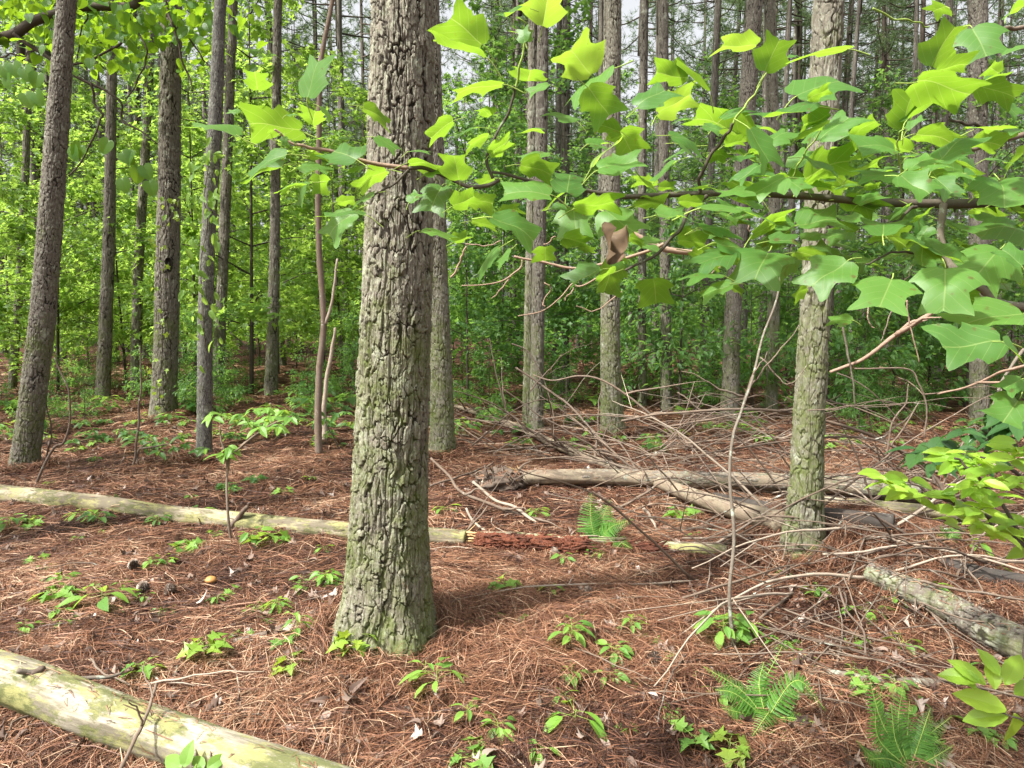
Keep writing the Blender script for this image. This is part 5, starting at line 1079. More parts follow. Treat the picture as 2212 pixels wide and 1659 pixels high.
S('fallen_branch', 'short grey branch pointing at the root stump', kU, [(380, 490), (460, 470), (560, 430), (640, 400)], 7, mat='stick_dark', lift=.05)
S('fallen_branch', 'forked grey twig propped on the end of the long weathered log', kU, [(535, 750), (530, 660), (580, 600), (620, 550)], 8, 5.05, 5.1, 'stick', forks=1)
S('broken_branch', 'broken pale stake leaning right of the fern', kU, [(1280, 560), (1320, 625), (1365, 700)], 9, 5.1, 5.0, 'stick_pale')
S('fallen_branch', 'pale straight branch lying right of the fern below the log piece', kU, [(1200, 735), (1320, 750), (1460, 770)], 13, mat='stick_pale')
S('fallen_branch', 'grey branch slanting up right behind the fern', kU, [(1120, 590), (1300, 490), (1400, 420)], 8, 5.6, 5.9, 'stick')
S('fallen_branch', 'branch lying across from the fern towards the brush pile', kU, [(1300, 840), (1390, 760), (1470, 690)], 6, mat='stick')
S('fallen_branch', 'short thick grey branch right of the rotten log fern', kU, [(1240, 632), (1300, 618), (1360, 600)], 11, mat='stick_dark')
S('stick', 'small curved twig just right of the foot of the thick pine', kU, [(358, 1168), (440, 1162), (590, 1138)], 6, mat='stick_pale')
S('stick', 'upright curved twig on the needles below the long curved branch', kU, [(735, 1280), (730, 1220), (760, 1190), (820, 1185)], 5, mat='stick')
S('stick', 'thin stick propped across the near pale log', kT, [(500, 1680), (585, 1520), (625, 1410), (660, 1308)], 12, 2.22, 2.5, 'stick', r1=9, forks=2)
S('fallen_branch', 'black lichen-spotted branch lying along the near pale log', kT, [(65, 1240), (200, 1268), (350, 1276), (510, 1258)], 15, 2.66, 2.8, 'lichen_stick', r1=9)
S('stick', 'pale crooked branch behind the near pale log', kT, [(432, 1196), (500, 1222), (560, 1292), (630, 1345)], 11, mat='stick_pale', r1=9, forks=1)
S('stick', 'thin bent stick touching the back of the near pale log', kT, [(385, 1258), (450, 1320), (550, 1370)], 7, mat='stick', lift=.05)
S('stick', 'long thin stick behind the black lichen-spotted branch', kT, [(230, 1242), (400, 1222), (500, 1198), (590, 1180)], 8, mat='stick')
S('stick', 'hook-shaped twig right of the propped stick', kT, [(880, 1246), (960, 1240), (1005, 1300), (1022, 1455)], 7, mat='stick_pale', lift=.02)
S('fallen_branch', 'brown knobbly branch, upper of two lying side by side near the bottom', kT, [(980, 1440), (1200, 1452), (1480, 1438)], 10, mat='stick_dark')
S('fallen_branch', 'brown knobbly branch, lower of two lying side by side near the bottom', kT, [(950, 1462), (1200, 1484), (1350, 1495), (1490, 1492)], 11, mat='stick_dark')
S('stick', 'dark twig hanging over the near pale log, beside the seedling leaves', kT, [(865, 1480), (835, 1560), (815, 1659)], 10, 2.42, 2.2, 'lichen_stick')
S('stick', 'short dark twig on the near pale log right of the hanging one', kT, [(895, 1490), (885, 1560), (890, 1620)], 8, 2.4, 2.22, 'stick_dark')
S('stick', 'thin grey twig lying over the right part of the near pale log', kT, [(1030, 1528), (1130, 1590), (1155, 1659)], 7, 2.42, 2.25, 'stick')
S('stick', 'upright twig beyond the pale crooked branch', kT, [(732, 1405), (738, 1330), (752, 1255)], 9, mat='lichen_stick', lift=.02)
S('stick', 'thin grey twig with one bend right of the upright twig', kT, [(750, 1275), (800, 1340), (910, 1395)], 5, mat='stick')
S('stick', 'straight thin twig pointing up right in front of the thick pine', kT, [(825, 1430), (880, 1390), (975, 1355)], 5, mat='stick_pale')
S('stick', 'pale twig slanting away right of the brown knobbly branches', kT, [(1330, 1440), (1400, 1375), (1480, 1340)], 7, mat='stick_pale')
S('stick', 'pale twig crossing the ends of the brown knobbly branches', kT, [(1370, 1488), (1420, 1570), (1480, 1650)], 7, mat='stick_pale')
S('stick', 'pale stick, upper of two lying at the left edge by the leaning pine', kT, [(-60, 420), (0, 416), (100, 406), (205, 398)], 9, mat='stick_pale')
S('stick', 'pale stick, lower of two lying at the left edge by the leaning pine', kT, [(-60, 440), (0, 437), (110, 430)], 7, mat='stick_pale')
S('stick', 'short pale broken stick lying between the stout pine and the smooth grey trunk', kT, [(703, 200), (735, 222), (772, 245)], 9, mat='stick_pale')
S('stick', 'bent grey twig at the left above the near pale log', kT, [(50, 1085), (75, 1130), (95, 1175)], 6, mat='stick')
S('stick', 'curved brown twig in the needles left of the maple seedling', kT, [(220, 1215), (270, 1150), (345, 1118)], 7, mat='stick')
S('stick', 'thin twig in the needles left of the thick pine', kT, [(1170, 790), (1190, 840), (1225, 865)], 6, mat='stick')
S('stick', 'short dark bark strip lying near the upright needles left of the thick pine', kT, [(1240, 945), (1320, 985), (1360, 1020)], 8, mat='stick_dark')
# scattered small twigs: nothing tells these apart
for k in range(120):
    x, y = scatter_xy(1, 2.6, 9.0); x, y = float(x[0]), float(y[0]); a = R.random() * 6.28; l = R.uniform(.12, .55); z = float(G(x, y)) + R.uniform(.012, .03)
    p = [Vector((x, y, z)), Vector((x + math.cos(a) * l * .5, y + math.sin(a) * l * .5, z + .015)), Vector((x + math.cos(a + .3) * l, y + math.sin(a + .3) * l, z))]
    p = [Vector((v.x, v.y, max(v.z, float(G(v.x, v.y)) + .01))) for v in p]
    mb = MB(); tube(mb, p, R.uniform(.003, .007), .002, 10, 5, 0, R.random(), wob=.005, rough=.2); o = link('twig', mb.mesh('twig', M[['stick', 'stick_dark', 'stick_pale', 'lichen_stick'][k % 4]])); o.data.transform(Matrix.Translation(-p[0])); o.location = p[0]
    tag(o, 'small dry twig lying loose on the needle floor', 'twig', 'loose twigs on the needle floor')
for k in range(90):
    px, py = R.uniform(1480, 2230), R.uniform(1150, 1530); b = GP(px, py); a = R.random() * 6.28; l = R.uniform(.3, .95); z = R.uniform(.012, .05)
    e = b + Vector((math.cos(a) * l, math.sin(a) * l, 0)); e.z = float(G(e.x, e.y)) + R.uniform(.01, .12); b.z += z; m_ = (b + e) / 2 + Vector((R.normal() * .03, R.normal() * .03, .02)); m_.z = max(m_.z, float(G(m_.x, m_.y)) + .015)
    mb = MB(); tube(mb, [b, m_, e], R.uniform(.003, .0065), .0018, 10, 5, 0, R.random(), wob=.004, rough=.2); o = link('twig', mb.mesh('twig', M[['stick', 'stick_dark', 'stick'][k % 3]])); o.data.transform(Matrix.Translation(-b)); o.location = b
    tag(o, 'long thin dry twig strewn on the needles below the right-hand pine', 'twig', 'long twigs strewn below the right-hand pine')
# tangle of dead twigs, right of the mid pines and over the logs
for k in range(150):
    if k < 70: px, py = R.uniform(1000, 1720), R.uniform(890, 1010)
    else: px, py = R.uniform(1480, 2260), R.uniform(1040, 1300)
    b = GP(px, py); a = R.choice([0, PI]) + R.normal(0, .6); l = R.uniform(.5, 1.7); up = abs(R.normal(0, .35)); d = Vector((math.cos(a), math.sin(a) * .7, up)).normalized()
    e = b + d * l; m_ = b + d * l * .55 + Vector((0, 0, R.uniform(.0, .14))); e.z = max(e.z - .1, float(G(e.x, e.y)) + .03)
    mb = MB(); C = tube(mb, [b + Vector((0, 0, .03)), m_, e], R.uniform(.005, .011), .003, 14, 5, 0, R.random(), wob=.007, rough=.25)
    for q in range(R.integers(0, 4)):
        i = R.integers(3, 12); dd = np.array(d) + R.normal(0, .6, 3); tube(mb, [C[i], C[i] + dd * .12, C[i] + dd * R.uniform(.2, .4)], .004, .0018, 5, 4, 0, R.random())
    o = link('dead_twig', mb.mesh('dead_twig', M[['stick', 'stick', 'stick_dark', 'stick_pale'][k % 4]])); o.data.transform(Matrix.Translation(-b)); o.location = b
    tag(o, 'dead grey-brown twig in the tangle over the fallen trunks', 'twig', 'dead twigs tangled over the fallen trunks')

for k in range(38):                                                     # taller arching twigs round the right-hand pine
    px = R.uniform(1640, 2240); D = R.uniform(4.8, 7.2); b = at(px, D); b.z += .03; a = R.choice([0, PI]) + R.normal(0, .5); l = R.uniform(.7, 1.9); hgt = R.uniform(.15, .62)
    e = b + Vector((math.cos(a) * l, math.sin(a) * l * .6, 0)); e.z = float(G(e.x, e.y)) + hgt * R.uniform(.1, 1.2); m_ = (b + e) / 2 + Vector((0, 0, hgt * .8))
    mb = MB(); C = tube(mb, [b, m_, e], R.uniform(.006, .011), .0025, 16, 5, 0, R.random(), wob=.008, rough=.25)
    for q in range(R.integers(1, 5)):
        i = R.integers(4, 15); dd = nrm((C[-1] - C[0])[None])[0] + R.normal(0, .55, 3); tube(mb, [C[i], C[i] + dd * .12, C[i] + dd * R.uniform(.2, .5)], .0045, .0018, 6, 4, 0, R.random(), wob=.004)
    o = link('arching_twig', mb.mesh('arching_twig', M[['stick', 'stick_dark', 'stick'][k % 3]])); o.data.transform(Matrix.Translation(-b)); o.location = b
    tag(o, 'dead forked twig arching up out of the brush round the right-hand pine', 'twig', 'arching twigs round the right-hand pine')

# ------------------------------------------------------------------ thin saplings
sap = tag(empty('sapling', GP(*kW(232, 1190))), 'slender grey lichened sapling stem rising in front of the brush pile to the bough', 'sapling')
Ds = sap.location.y
child_tube(sap, 'trunk', [sap.location - Vector((0, 0, .03))] + [P(*kW(*q), Ds + i * .06) for i, q in enumerate([(205, 950), (215, 700), (195, 450), (210, 250), (240, 150), (300, 0)])] + [P(1650, 720, Ds + .5), P(1682, 640, Ds + .55), P(1692, 560, Ds + .6)], .0095, .005, 'lichen_stick', 60, 8, .006)
for (a, b, c, r) in (((1612, 840), (1660, 790), (1725, 700), .006), ((1607, 860), (1540, 830), (1470, 800), .006), ((1600, 890), (1632, 800), (1660, 760), .005), ((1640, 770), (1700, 830), (1740, 790), .004)):
    child_tube(sap, 'branch', [P(*a, Ds + .35), P(*b, Ds + .3), P(*c, Ds + .3)], r, .002, 'stick', 12, 5, .006)
sn = tag(empty('dead_snag', GP(688, 985)), 'thin pale dead snag with peeling bark left of the thick pine', 'snag'); Dn = sn.location.y
child_tube(sn, 'trunk', [sn.location] + [P(*q, Dn) for q in ((684, 900), (690, 800), (700, 700), (692, 560), (690, 400), (688, 280), (692, 150), (712, 20), (725, -80))], .042, .022, 'stick', 70, 9, .015)
child_tube(sn, 'branch', [P(702, 700, Dn), P(720, 640, Dn), P(727, 560, Dn)], .018, .012, 'stick_pale', 14, 7, .006)
sn2 = tag(empty('dead_snag', GP(700, 955)), 'short pale broken snag with a pointed top beside the taller snag', 'snag'); D2 = sn2.location.y
child_tube(sn2, 'trunk', [sn2.location] + [P(*q, D2) for q in ((702, 880), (712, 780), (722, 710))], .036, .016, 'stick_pale', 30, 9, .01)
for lab, pts, r in (('bent leafless sapling right of the leaning left pine', [(148, 470), (215, 310), (270, 290), (298, 180), (302, 70), (258, -20), (225, -70)], .013), ('second leafless sapling close to the leaning left pine', [(196, 392), (215, 260), (200, 150), (180, 60)], .010),
                    ('dark leafy-topped sapling stem between the leaning pine and the stout pine', [(558, 392), (575, 290), (592, 150), (600, 20), (585, -120)], .014)):
    g0 = GP(*kT(*pts[0])); mb = MB(); tube(mb, [g0] + [P(*kT(*q), g0.y) for q in pts[1:]], r, r * .5, 30, 7, 0, .3, wob=.012)
    o = link('sapling', mb.mesh('sapling', M['stick_dark'])); o.data.transform(Matrix.Translation(-g0)); o.location = g0; tag(o, lab, 'sapling')

def sprig(root, pts, n_tw, T, size, mat, ll, r=.004, part='foliage', D=None, spread=.18, droop=.2, whorl=5, facing=0.35):
    """leaf whorls round the given points"""
    mb = MB(); Pp, Aa, Nn, Sz = [], [], [], []
    for c in pts:
        c = np.array(c); n = whorl + int(R.integers(0, 3)); a0 = R.random() * 6.28
        for i in range(n):
            a = a0 + i * 6.28 / n + R.normal(0, .25); Pp.append(c + R.normal(0, .01, 3)); Aa.append([math.cos(a), math.sin(a), R.uniform(-.35, .35) - droop]); Nn.append(UP + np.array([0, -facing, 0]) + R.normal(0, .22, 3)); Sz.append(size * R.uniform(.55, 1.15))
    add_leaves(mb, T, np.array(Pp), np.array(Aa), np.array(Nn), np.array(Sz)); return parented(part, mb.mesh(part, M[mat]), root)
def leafy(name, label, base, stems, whorls, T, size, mat, cat, whorl=5, r=.005, stem_mat='twig', facing=.35, group=None, sub=None):
    root = tag(empty(name, base), label, cat, group)
    for s_ in stems: child_tube(root, 'stem', s_, r, r * .45, stem_mat, 5 * len(s_), 6, .004)
    if sub:
        for wpt in whorls: sprig(root, [wpt], 1, T, size, mat, 0, whorl=whorl, part='leaf_cluster', facing=facing)
    else: sprig(root, whorls, 1, T, size, mat, 0, whorl=whorl, facing=facing)
    return root
b = GP(500, 1178); D = b.y
leafy('sapling', 'small leafy sapling with oval leaves in front of the pale weathered log', b, [[b, P(490, 1090, D), P(494, 1000, D + .1), P(520, 965, D + .1), P(575, 925, D + .2)], [P(493, 1010, D + .1), P(480, 960, D + .1), P(475, 920, D + .1)], [P(520, 965, D + .15), P(590, 915, D + .4), P(630, 900, D + .5)]],
      [P(x, y, D + R.uniform(-.2, .4)) for x, y in ((478, 895), (520, 900), (545, 885), (560, 925), (590, 900), (600, 925), (625, 905), (575, 910), (497, 965), (610, 890), (540, 915), (455, 900), (480, 980), (570, 885))], T_OVAL, .105, 'lowplant', 'sapling', 5, .011, 'stick', sub=True)
b = GP(300, 1010); D = b.y
leafy('sapling', 'low leafy sapling spreading between the leaning left pine and the smooth grey trunk', b, [[b, P(300, 970, D), P(340, 950, D)], [P(300, 970, D), P(390, 955, D)]],
      [P(x, y, D + R.uniform(-.3, .3)) for x, y in ((310, 965), (335, 955), (355, 950), (375, 965), (400, 960), (420, 975), (345, 975), (325, 940), (440, 970), (390, 945))], T_OVAL, .11, 'shade', 'sapling', 4, .012, 'stick_dark')
for lab, c, pts in (('dark rosette-leaved shrub beside the thick pine and the snag', (735, 975), ((700, 905), (725, 895), (745, 915), (715, 930), (750, 890), (735, 960), (690, 890))), ('low fern-like shrub left of the stout pine', (225, 960), ((160, 950), (200, 930), (235, 945), (260, 930), (180, 915), (215, 965), (130, 990), (160, 1000), (195, 1010)))):
    b = GP(*c); leafy('shrub', lab, b, [[b, P(*pts[0], b.y)], [b, P(*pts[3], b.y)]], [P(x, y, b.y + R.uniform(-.3, .3)) for x, y in pts], T_OVAL, .115, 'shade', 'shrub', 5, .008)
# right edge: bright serrate-leaved shrub, dark evergreen behind it
sh = tag(empty('serrate_shrub', (2.3, 2.35, float(G(2.3, 2.35)))), 'bright green shrub with toothed oblong leaves reaching in at the right edge', 'shrub')
for pts in (([2230, 1190], [2150, 1130], [2040, 1080], [1935, 1045]), ([2230, 1190], [2140, 1060], [2090, 1010], [2060, 985]), ([2150, 1130], [2100, 1100], [2080, 1110]), ([2280, 1050], [2200, 1000], [2120, 985])):
    child_tube(sh, 'stem', [sh.location + Vector((0, 0, .05)) if False else P(*p, 1.62 + .0003 * (2212 - p[0])) for p in pts], .005, .0025, 'twig', 20, 6, .004)
child_tube(sh, 'stem', [sh.location, P(2330, 1300, 1.9), P(2230, 1190, 1.62)], .012, .006, 'twig', 20, 6, .004)
for (x, y) in ((1915, 1035), (1945, 1055), (1975, 1060), (2060, 1000), (2085, 985), (2110, 1000), (2095, 1065), (2060, 1085), (2110, 1105), (2150, 1080), (2150, 1020), (2180, 985), (2200, 1040), (2190, 1120), (2210, 960), (2080, 1120), (2130, 1140), (2230, 1180), (2120, 1040), (2160, 1150)):
    sprig(sh, [P(x, y, 1.62 + R.uniform(-.1, .12))], 1, T_SERR, .07, 'shrub_sunlit', 0, whorl=6, part='leaf_cluster', facing=.75, droop=-.05)
rh = tag(empty('evergreen_shrub', (2.2, 2.95, float(G(2.2, 2.95)))), 'dark evergreen shrub in the shade behind the bright toothed-leaved one', 'shrub')
child_tube(rh, 'stem', [rh.location, P(2240, 1100, 2.9), P(2120, 965, 2.8)], .012, .006, 'twig', 16, 6, .004)
for (x, y) in ((1985, 975), (2040, 955), (2080, 940), (2120, 930), (2160, 910), (2060, 990), (2110, 975), (2170, 950), (2140, 895), (2200, 920), (2010, 1000), (2190, 880)):
    sprig(rh, [P(x, y, 2.8 + R.uniform(-.2, .2))], 1, T_OVAL, .115, 'rhodo', 0, whorl=5, part='leaf_cluster', facing=.2)
# bottom right and bottom left: big beech-like leaves close by
def named_leaves(root, lst, T, mat, D, k=None, wid=1.0):
    for (bx, by, tx, ty, tilt) in lst:
        b = P(bx, by, D); t = P(tx, ty, D + .03); mb = MB(); L = (t - b).length
        add_leaves(mb, T, np.array([b]), np.array([t - b]), np.array([[R.normal() * .15, -tilt, 1]]), L, wid); parented('leaf', mb.mesh('leaf', M[mat]), root)
be = tag(empty('beech_sapling', GP(2240, 1600)), 'low sapling with broad bright toothed leaves at the lower right edge', 'sapling'); De = 1.85
child_tube(be, 'stem', [be.location, P(2225, 1600, De + .1), P(2215, 1560, De), P(2140, 1530, De)], .004, .002, 'twig', 12, 5, .003)
named_leaves(be, [(2175, 1535, 2070, 1490, .9), (2180, 1545, 2080, 1550, .9), (2190, 1540, 2190, 1620, 1.2), (2120, 1470, 2030, 1450, .8), (2130, 1480, 2060, 1420, .8), (2150, 1490, 2140, 1420, .9), (2170, 1480, 2210, 1410, .9), (2190, 1500, 2240, 1470, .9), (2110, 1490, 2070, 1450, .7), (2160, 1460, 2120, 1400, .8)], T_SERR, 'shrub_sunlit', De, wid=1.15)
sd = tag(empty('sapling', GP(420, 1720)), 'sapling top with fresh oval leaves rising in front of the near pale log', 'sapling'); Df = 2.2
child_tube(sd, 'stem', [GP(420, 1720), P(420, 1680, Df), P(425, 1650, Df)], .004, .002, 'petiole', 10, 5, .002)
named_leaves(sd, [(392, 1660, 352, 1630, 1.0), (398, 1658, 410, 1600, 1.0), (395, 1665, 362, 1668, 1.0), (440, 1662, 415, 1630, 1.0), (446, 1660, 490, 1628, 1.0), (450, 1668, 500, 1665, 1.0)], T_OVAL, 'lowplant', Df, wid=1.3)

# ------------------------------------------------------------------ ferns: each frond a part
def frond(pts, npin, plen, mat='fern'):
    mb = MB(); C = tube(mb, pts, .0025, .001, 20, 4, 0, .3); n = npin
    t = np.linspace(.1, .99, n); idx = t * 19; i0 = idx.astype(int).clip(0, 18); c = C[i0] + (C[i0 + 1] - C[i0]) * (idx - i0)[:, None]; T_, A_, B_ = frames(C)
    tang = T_[i0]; up = UP[None] - tang * (tang @ UP)[:, None]; up = np.where(np.linalg.norm(up, axis=1, keepdims=True) < .35, up + np.array([0, -.6, 0]), up); up = nrm(up + np.array([0, -.45, 0])); side = nrm(np.cross(tang, up)); up = np.cross(side, tang)
    L = plen * np.clip(1.12 - t ** 1.6, .05, 1) * np.clip(t / .14, .3, 1)
    wid_ = float(np.clip(.95 * np.linalg.norm(np.diff(C, axis=0), axis=1).sum() / n / (.32 * plen), .28, .62))
    for s in (-1, 1):
        add_leaves(mb, tmpl([(0, 0), (.16, .08), (.13, .5), (.07, .85), (0, 1)], .1, .25), c, side * s + tang * .25 + R.normal(0, .05, (n, 3)), up + R.normal(0, .12, (n, 3)), L, wid_, m=1)
    return mb.mesh('frond', [M['petiole'], M[mat]])
def fern(label, base_px, tips, plen, D=None, npin=24, dark=False):
    b = GP(*base_px); root = tag(empty('fern', b), label, 'fern')
    for (mx, my, tx, ty, dd) in tips:
        parented('frond', frond([b + Vector((0, 0, .01)), P(mx, my, b.y + dd * .5), P(tx, ty, b.y + dd)], npin, plen), root)
fern('fern with arching ladder-like fronds growing by the rotten log', (1290, 1182), [(1276, 1120, 1278, 1062, .1), (1300, 1125, 1318, 1080, .15), (1318, 1140, 1368, 1122, -.1), (1255, 1195, 1188, 1258, -.4), (1285, 1205, 1280, 1222, -.3), (1330, 1168, 1365, 1185, -.2), (1300, 1160, 1330, 1120, .1), (1240, 1185, 1225, 1210, -.25)], .115)
fern('dark fern with a shiny drooping frond near the bottom right', (1655, 1560), [(1600, 1490, 1520, 1440, .05), (1590, 1500, 1545, 1490, 0), (1640, 1500, 1690, 1395, .2), (1720, 1470, 1785, 1535, -.1), (1660, 1540, 1625, 1590, -.15), (1690, 1510, 1735, 1490, 0), (1700, 1550, 1760, 1560, -.1), (1600, 1540, 1560, 1530, -.05), (1640, 1480, 1650, 1430, .1)], .062)
fern('upright glossy fern at the bottom edge right of the dark one', (1965, 1668), [(1905, 1560, 1872, 1440, .1), (1900, 1600, 1890, 1530, 0), (1935, 1600, 1925, 1520, .05), (1995, 1600, 2055, 1548, .1), (1990, 1590, 2010, 1530, .1), (1960, 1600, 1965, 1515, .1), (1890, 1640, 1850, 1600, -.05), (2010, 1640, 2060, 1610, 0), (1920, 1640, 1880, 1640, -.1), (1940, 1570, 1955, 1460, .12)], .058, npin=30)
fern('pale distant fern in the shade right of the mossy right-hand pine', (2075, 1022), [(2040, 985, 2020, 985, 0), (2070, 970, 2065, 950, 0), (2110, 990, 2130, 1000, 0), (2090, 965, 2105, 945, 0), (2050, 975, 2030, 955, 0)], .11)
fern('small fern beside the brush pile under the right-hand pale log', (2045, 1182), [(2010, 1165, 1990, 1165, 0), (2060, 1150, 2085, 1145, 0), (2040, 1150, 2030, 1135, 0)], .06)

# ------------------------------------------------------------------ seedlings
def seedling_mesh(T, n, size, h, mat, seed, wid=1.0):
    g = np.random.default_rng(seed); mb = MB(); tube(mb, [(0, 0, -.01), (.005, 0, h * .5), (0, 0, h)], .0018, .0012, 5, 5, 0, .2)
    Pp, Aa, Nn = [], [], []
    for i in range(n):
        a = i * 2.4 + g.normal(0, .3); z = h * (.55 + .45 * i / n); r = g.uniform(.02, .05) * size / .07; c = np.array([math.cos(a) * r, math.sin(a) * r, z + .01]); tube(mb, [(0, 0, z), c], .001, .0008, 3, 4, 0, .2)
        Pp.append(c); Aa.append([math.cos(a), math.sin(a), g.uniform(-.45, .15)]); Nn.append(UP + np.array([0, -.3, 0]) + g.normal(0, .2, 3))
    lf = MB(); add_leaves(lf, T, np.array(Pp), np.array(Aa), np.array(Nn), size * g.uniform(.65, 1.15, n), wid); return mb.mesh('stem', M['petiole']), lf.mesh('foliage', M[mat])
def seedling(label, px, py, T, n, size, h, mat, name='seedling', group=None, wid=1.0):
    e = tag(empty(name, GP(px, py), R.random() * 6.28), label, 'seedling', group); a, b = seedling_mesh(T, n, size, h, mat, int(px * 7 + py), wid); link('stem', a, e); link('foliage', b, e); return e
for lab, px, py, T, n, sz, h, mt in (
    ('bright yellow-green maple seedling by the short scaly brown branch', 440, 1432, T_MAPLE, 9, .085, .10, 'pale_maple'), ('yellow-green maple seedling against the foot of the thick pine', 775, 1440, T_MAPLE, 16, .085, .16, 'pale_maple'),
    ('yellow-green maple seedling between the thick pine and the hook-shaped twig', 632, 1452, T_MAPLE, 6, .085, .06, 'pale_maple'), ('maple seedling right behind the black lichen-spotted branch', 312, 1465, T_MAPLE, 6, .07, .07, 'lowplant'),
    ('seedling with five broad pale leaflets on the left needle floor', 222, 1312, T_OVAL, 8, .13, .10, 'lowplant'), ('darker seedling left of the five-leafleted one', 115, 1300, T_MAPLE, 7, .10, .07, 'lowplant'),
    ('tall thin seedling with small leaves left of the foot of the thick pine', 642, 1395, T_OVAL, 9, .06, .16, 'lowplant'), ('bramble seedling with toothed leaves in front of the thick pine', 945, 1510, T_SERR, 8, .10, .14, 'lowplant'),
    ('pale seedling beside the bramble seedling', 920, 1490, T_OVAL, 5, .06, .13, 'lowplant'), ('small lone seedling below the bramble seedling', 1010, 1560, T_OVAL, 6, .05, .07, 'lowplant'),
    ('seedling with four long oval leaves below the long curved branch', 1245, 1570, T_OVAL, 5, .11, .07, 'shrub'), ('maple seedling at the bottom edge near the middle', 1020, 1660, T_MAPLE, 6, .075, .05, 'lowplant'),
    ('vine seedling with paired oval leaves along the long curved branch', 1235, 1410, T_OVAL, 16, .075, .14, 'lowplant'), ('small leafy seedling right of the paired-leaved vine', 1330, 1440, T_OVAL, 12, .065, .10, 'lowplant'),
    ('leafy seedling at the lichened branch stub', 1365, 1385, T_OVAL, 10, .06, .12, 'lowplant'), ('bushy seedling with broad toothed leaves at the foot of the grey sapling', 1560, 1400, T_SERR, 16, .11, .16, 'lowplant'),
    ('second bushy seedling just right of the grey sapling', 1610, 1395, T_SERR, 9, .10, .14, 'lowplant'), ('seedling with yellow and orange maple leaves at the bottom right', 1575, 1640, T_MAPLE, 8, .075, .08, 'pale_maple'),
    ('green maple seedling left of the yellow and orange one', 1500, 1620, T_MAPLE, 6, .07, .06, 'lowplant'), ('dark five-leaved creeper seedling on the brush pile', 1870, 1335, T_OVAL, 6, .10, .06, 'shrub'),
    ('creeper seedling over the grey bark-covered log', 2000, 1300, T_OVAL, 8, .09, .10, 'shrub'), ('creeper seedling above the grey bark-covered log at right', 2100, 1200, T_OVAL, 8, .10, .09, 'shrub'),
    ('creeper seedling under the brush pile sticks', 1950, 1410, T_OVAL, 8, .08, .06, 'lowplant'), ('bright star-leaved seedling behind the dark fern', 1745, 1445, T_OVAL, 6, .075, .05, 'lowplant'),
    ('seedling at the right of the rotten log, below the snapped log', 1160, 1120, T_OVAL, 10, .09, .07, 'lowplant'), ('trifoliate seedling between the thick pine and the root stump', 960, 1110, T_OVAL, 6, .10, .06, 'lowplant'),
    ('maple seedling right of the foot of the thick pine', 1090, 1290, T_MAPLE, 8, .09, .10, 'lowplant'), ('second small maple seedling nearer the thick pine', 1125, 1345, T_MAPLE, 5, .075, .06, 'lowplant'),
    ('seedling on the needles left of the fern foot', 1190, 1295, T_OVAL, 7, .07, .08, 'lowplant'), ('maple seedlings tuft in front of the weathered log', 590, 1182, T_MAPLE, 10, .13, .10, 'lowplant'),
    ('low seedling in front of the weathered log left of the tuft', 400, 1195, T_MAPLE, 9, .11, .06, 'lowplant'), ('bright seedling at the right of the weathered log branch stub', 545, 1170, T_OVAL, 6, .10, .08, 'lowplant'),
    ('seedling in the gap below the snapped log', 1470, 1130, T_MAPLE, 8, .11, .10, 'lowplant'), ('leafy vine patch left of the thick pine', 600, 1330, T_OVAL, 16, .06, .08, 'lowplant'),
    ('second leafy vine patch close to the thick pine', 705, 1275, T_OVAL, 18, .06, .10, 'lowplant'), ('yellowish seedling below the vine patches', 470, 1310, T_OVAL, 7, .05, .06, 'lowplant')):
    seedling(lab, px, py, T, n, sz, h, mt)
KINDS = [seedling_mesh(T, n, sz, h, mt, 300 + i) for i, (T, n, sz, h, mt) in enumerate(((T_MAPLE, 7, .095, .07, 'lowplant'), (T_OVAL, 9, .08, .08, 'lowplant'), (T_MAPLE, 9, .11, .10, 'shade'), (T_OVAL, 12, .11, .14, 'shade'), (T_SERR, 8, .10, .08, 'lowplant')))]
for k in range(330):
    if k >= 210: px, py = (R.uniform(1050, 2210), R.uniform(1230, 1640)) if k < 238 else (R.uniform(10, 730), R.uniform(1200, 1400)) if k < 255 else (R.uniform(-20, 2230), R.uniform(850, 960))
    elif k < 60: px, py = R.uniform(20, 730), R.uniform(880, 1330)
    elif k < 90: px, py = R.uniform(1000, 2200), R.uniform(1080, 1640)
    else: px, py = R.uniform(-20, 2230), R.uniform(835, 985)
    q = GP(px, py); s = R.uniform(.6, 1.2) * (1.9 if py < 900 else 1.25 if py < 990 else .75); e = tag(empty('seedling', q, R.random() * 6.28), 'small plain green seedling dotted over the needle floor', 'seedling', 'small seedlings dotted over the floor'); e.scale = (s, s, s)
    near = py > 1150; s *= .85 if near else 1; e.scale = (s, s, s)
    a, b = KINDS[(0, 1, 4)[k % 3] if near else k % 5]; link('stem', a, e); link('foliage', b, e)

# creeper on the two left trunks
def creeper(label, path, Dd, size, n, T, off):
    root = tag(empty('creeper_vine', P(*path[0], Dd)), label, 'vine'); pts = [P(x, y, Dd - off) for x, y in path]; child_tube(root, 'stem', pts, .006, .003, 'twig', 40, 5, .02)
    C = spline(pts, 60); mb = MB(); i = R.integers(0, 60, n); pos = C[i] + R.normal(0, .09, (n, 3)) * np.array([1, .4, 1]) + np.array([0, -.05, 0]); ax = R.normal(0, .7, (n, 3)); ax[:, 2] -= 1.0
    add_leaves(mb, T, pos, ax, np.array([0, -1, .6]) + R.normal(0, .4, (n, 3)), R.uniform(.6, 1.1, n) * size); parented('foliage', mb.mesh('foliage', M['pale_maple' if off > .2 else 'maple']), root)
creeper('creeper with drooping pale leaflets climbing the smooth grey trunk', [(445, 760), (436, 660), (440, 560), (450, 470), (438, 420), (446, 370), (458, 320)], D_V, .13, 75, T_OVAL, .16)
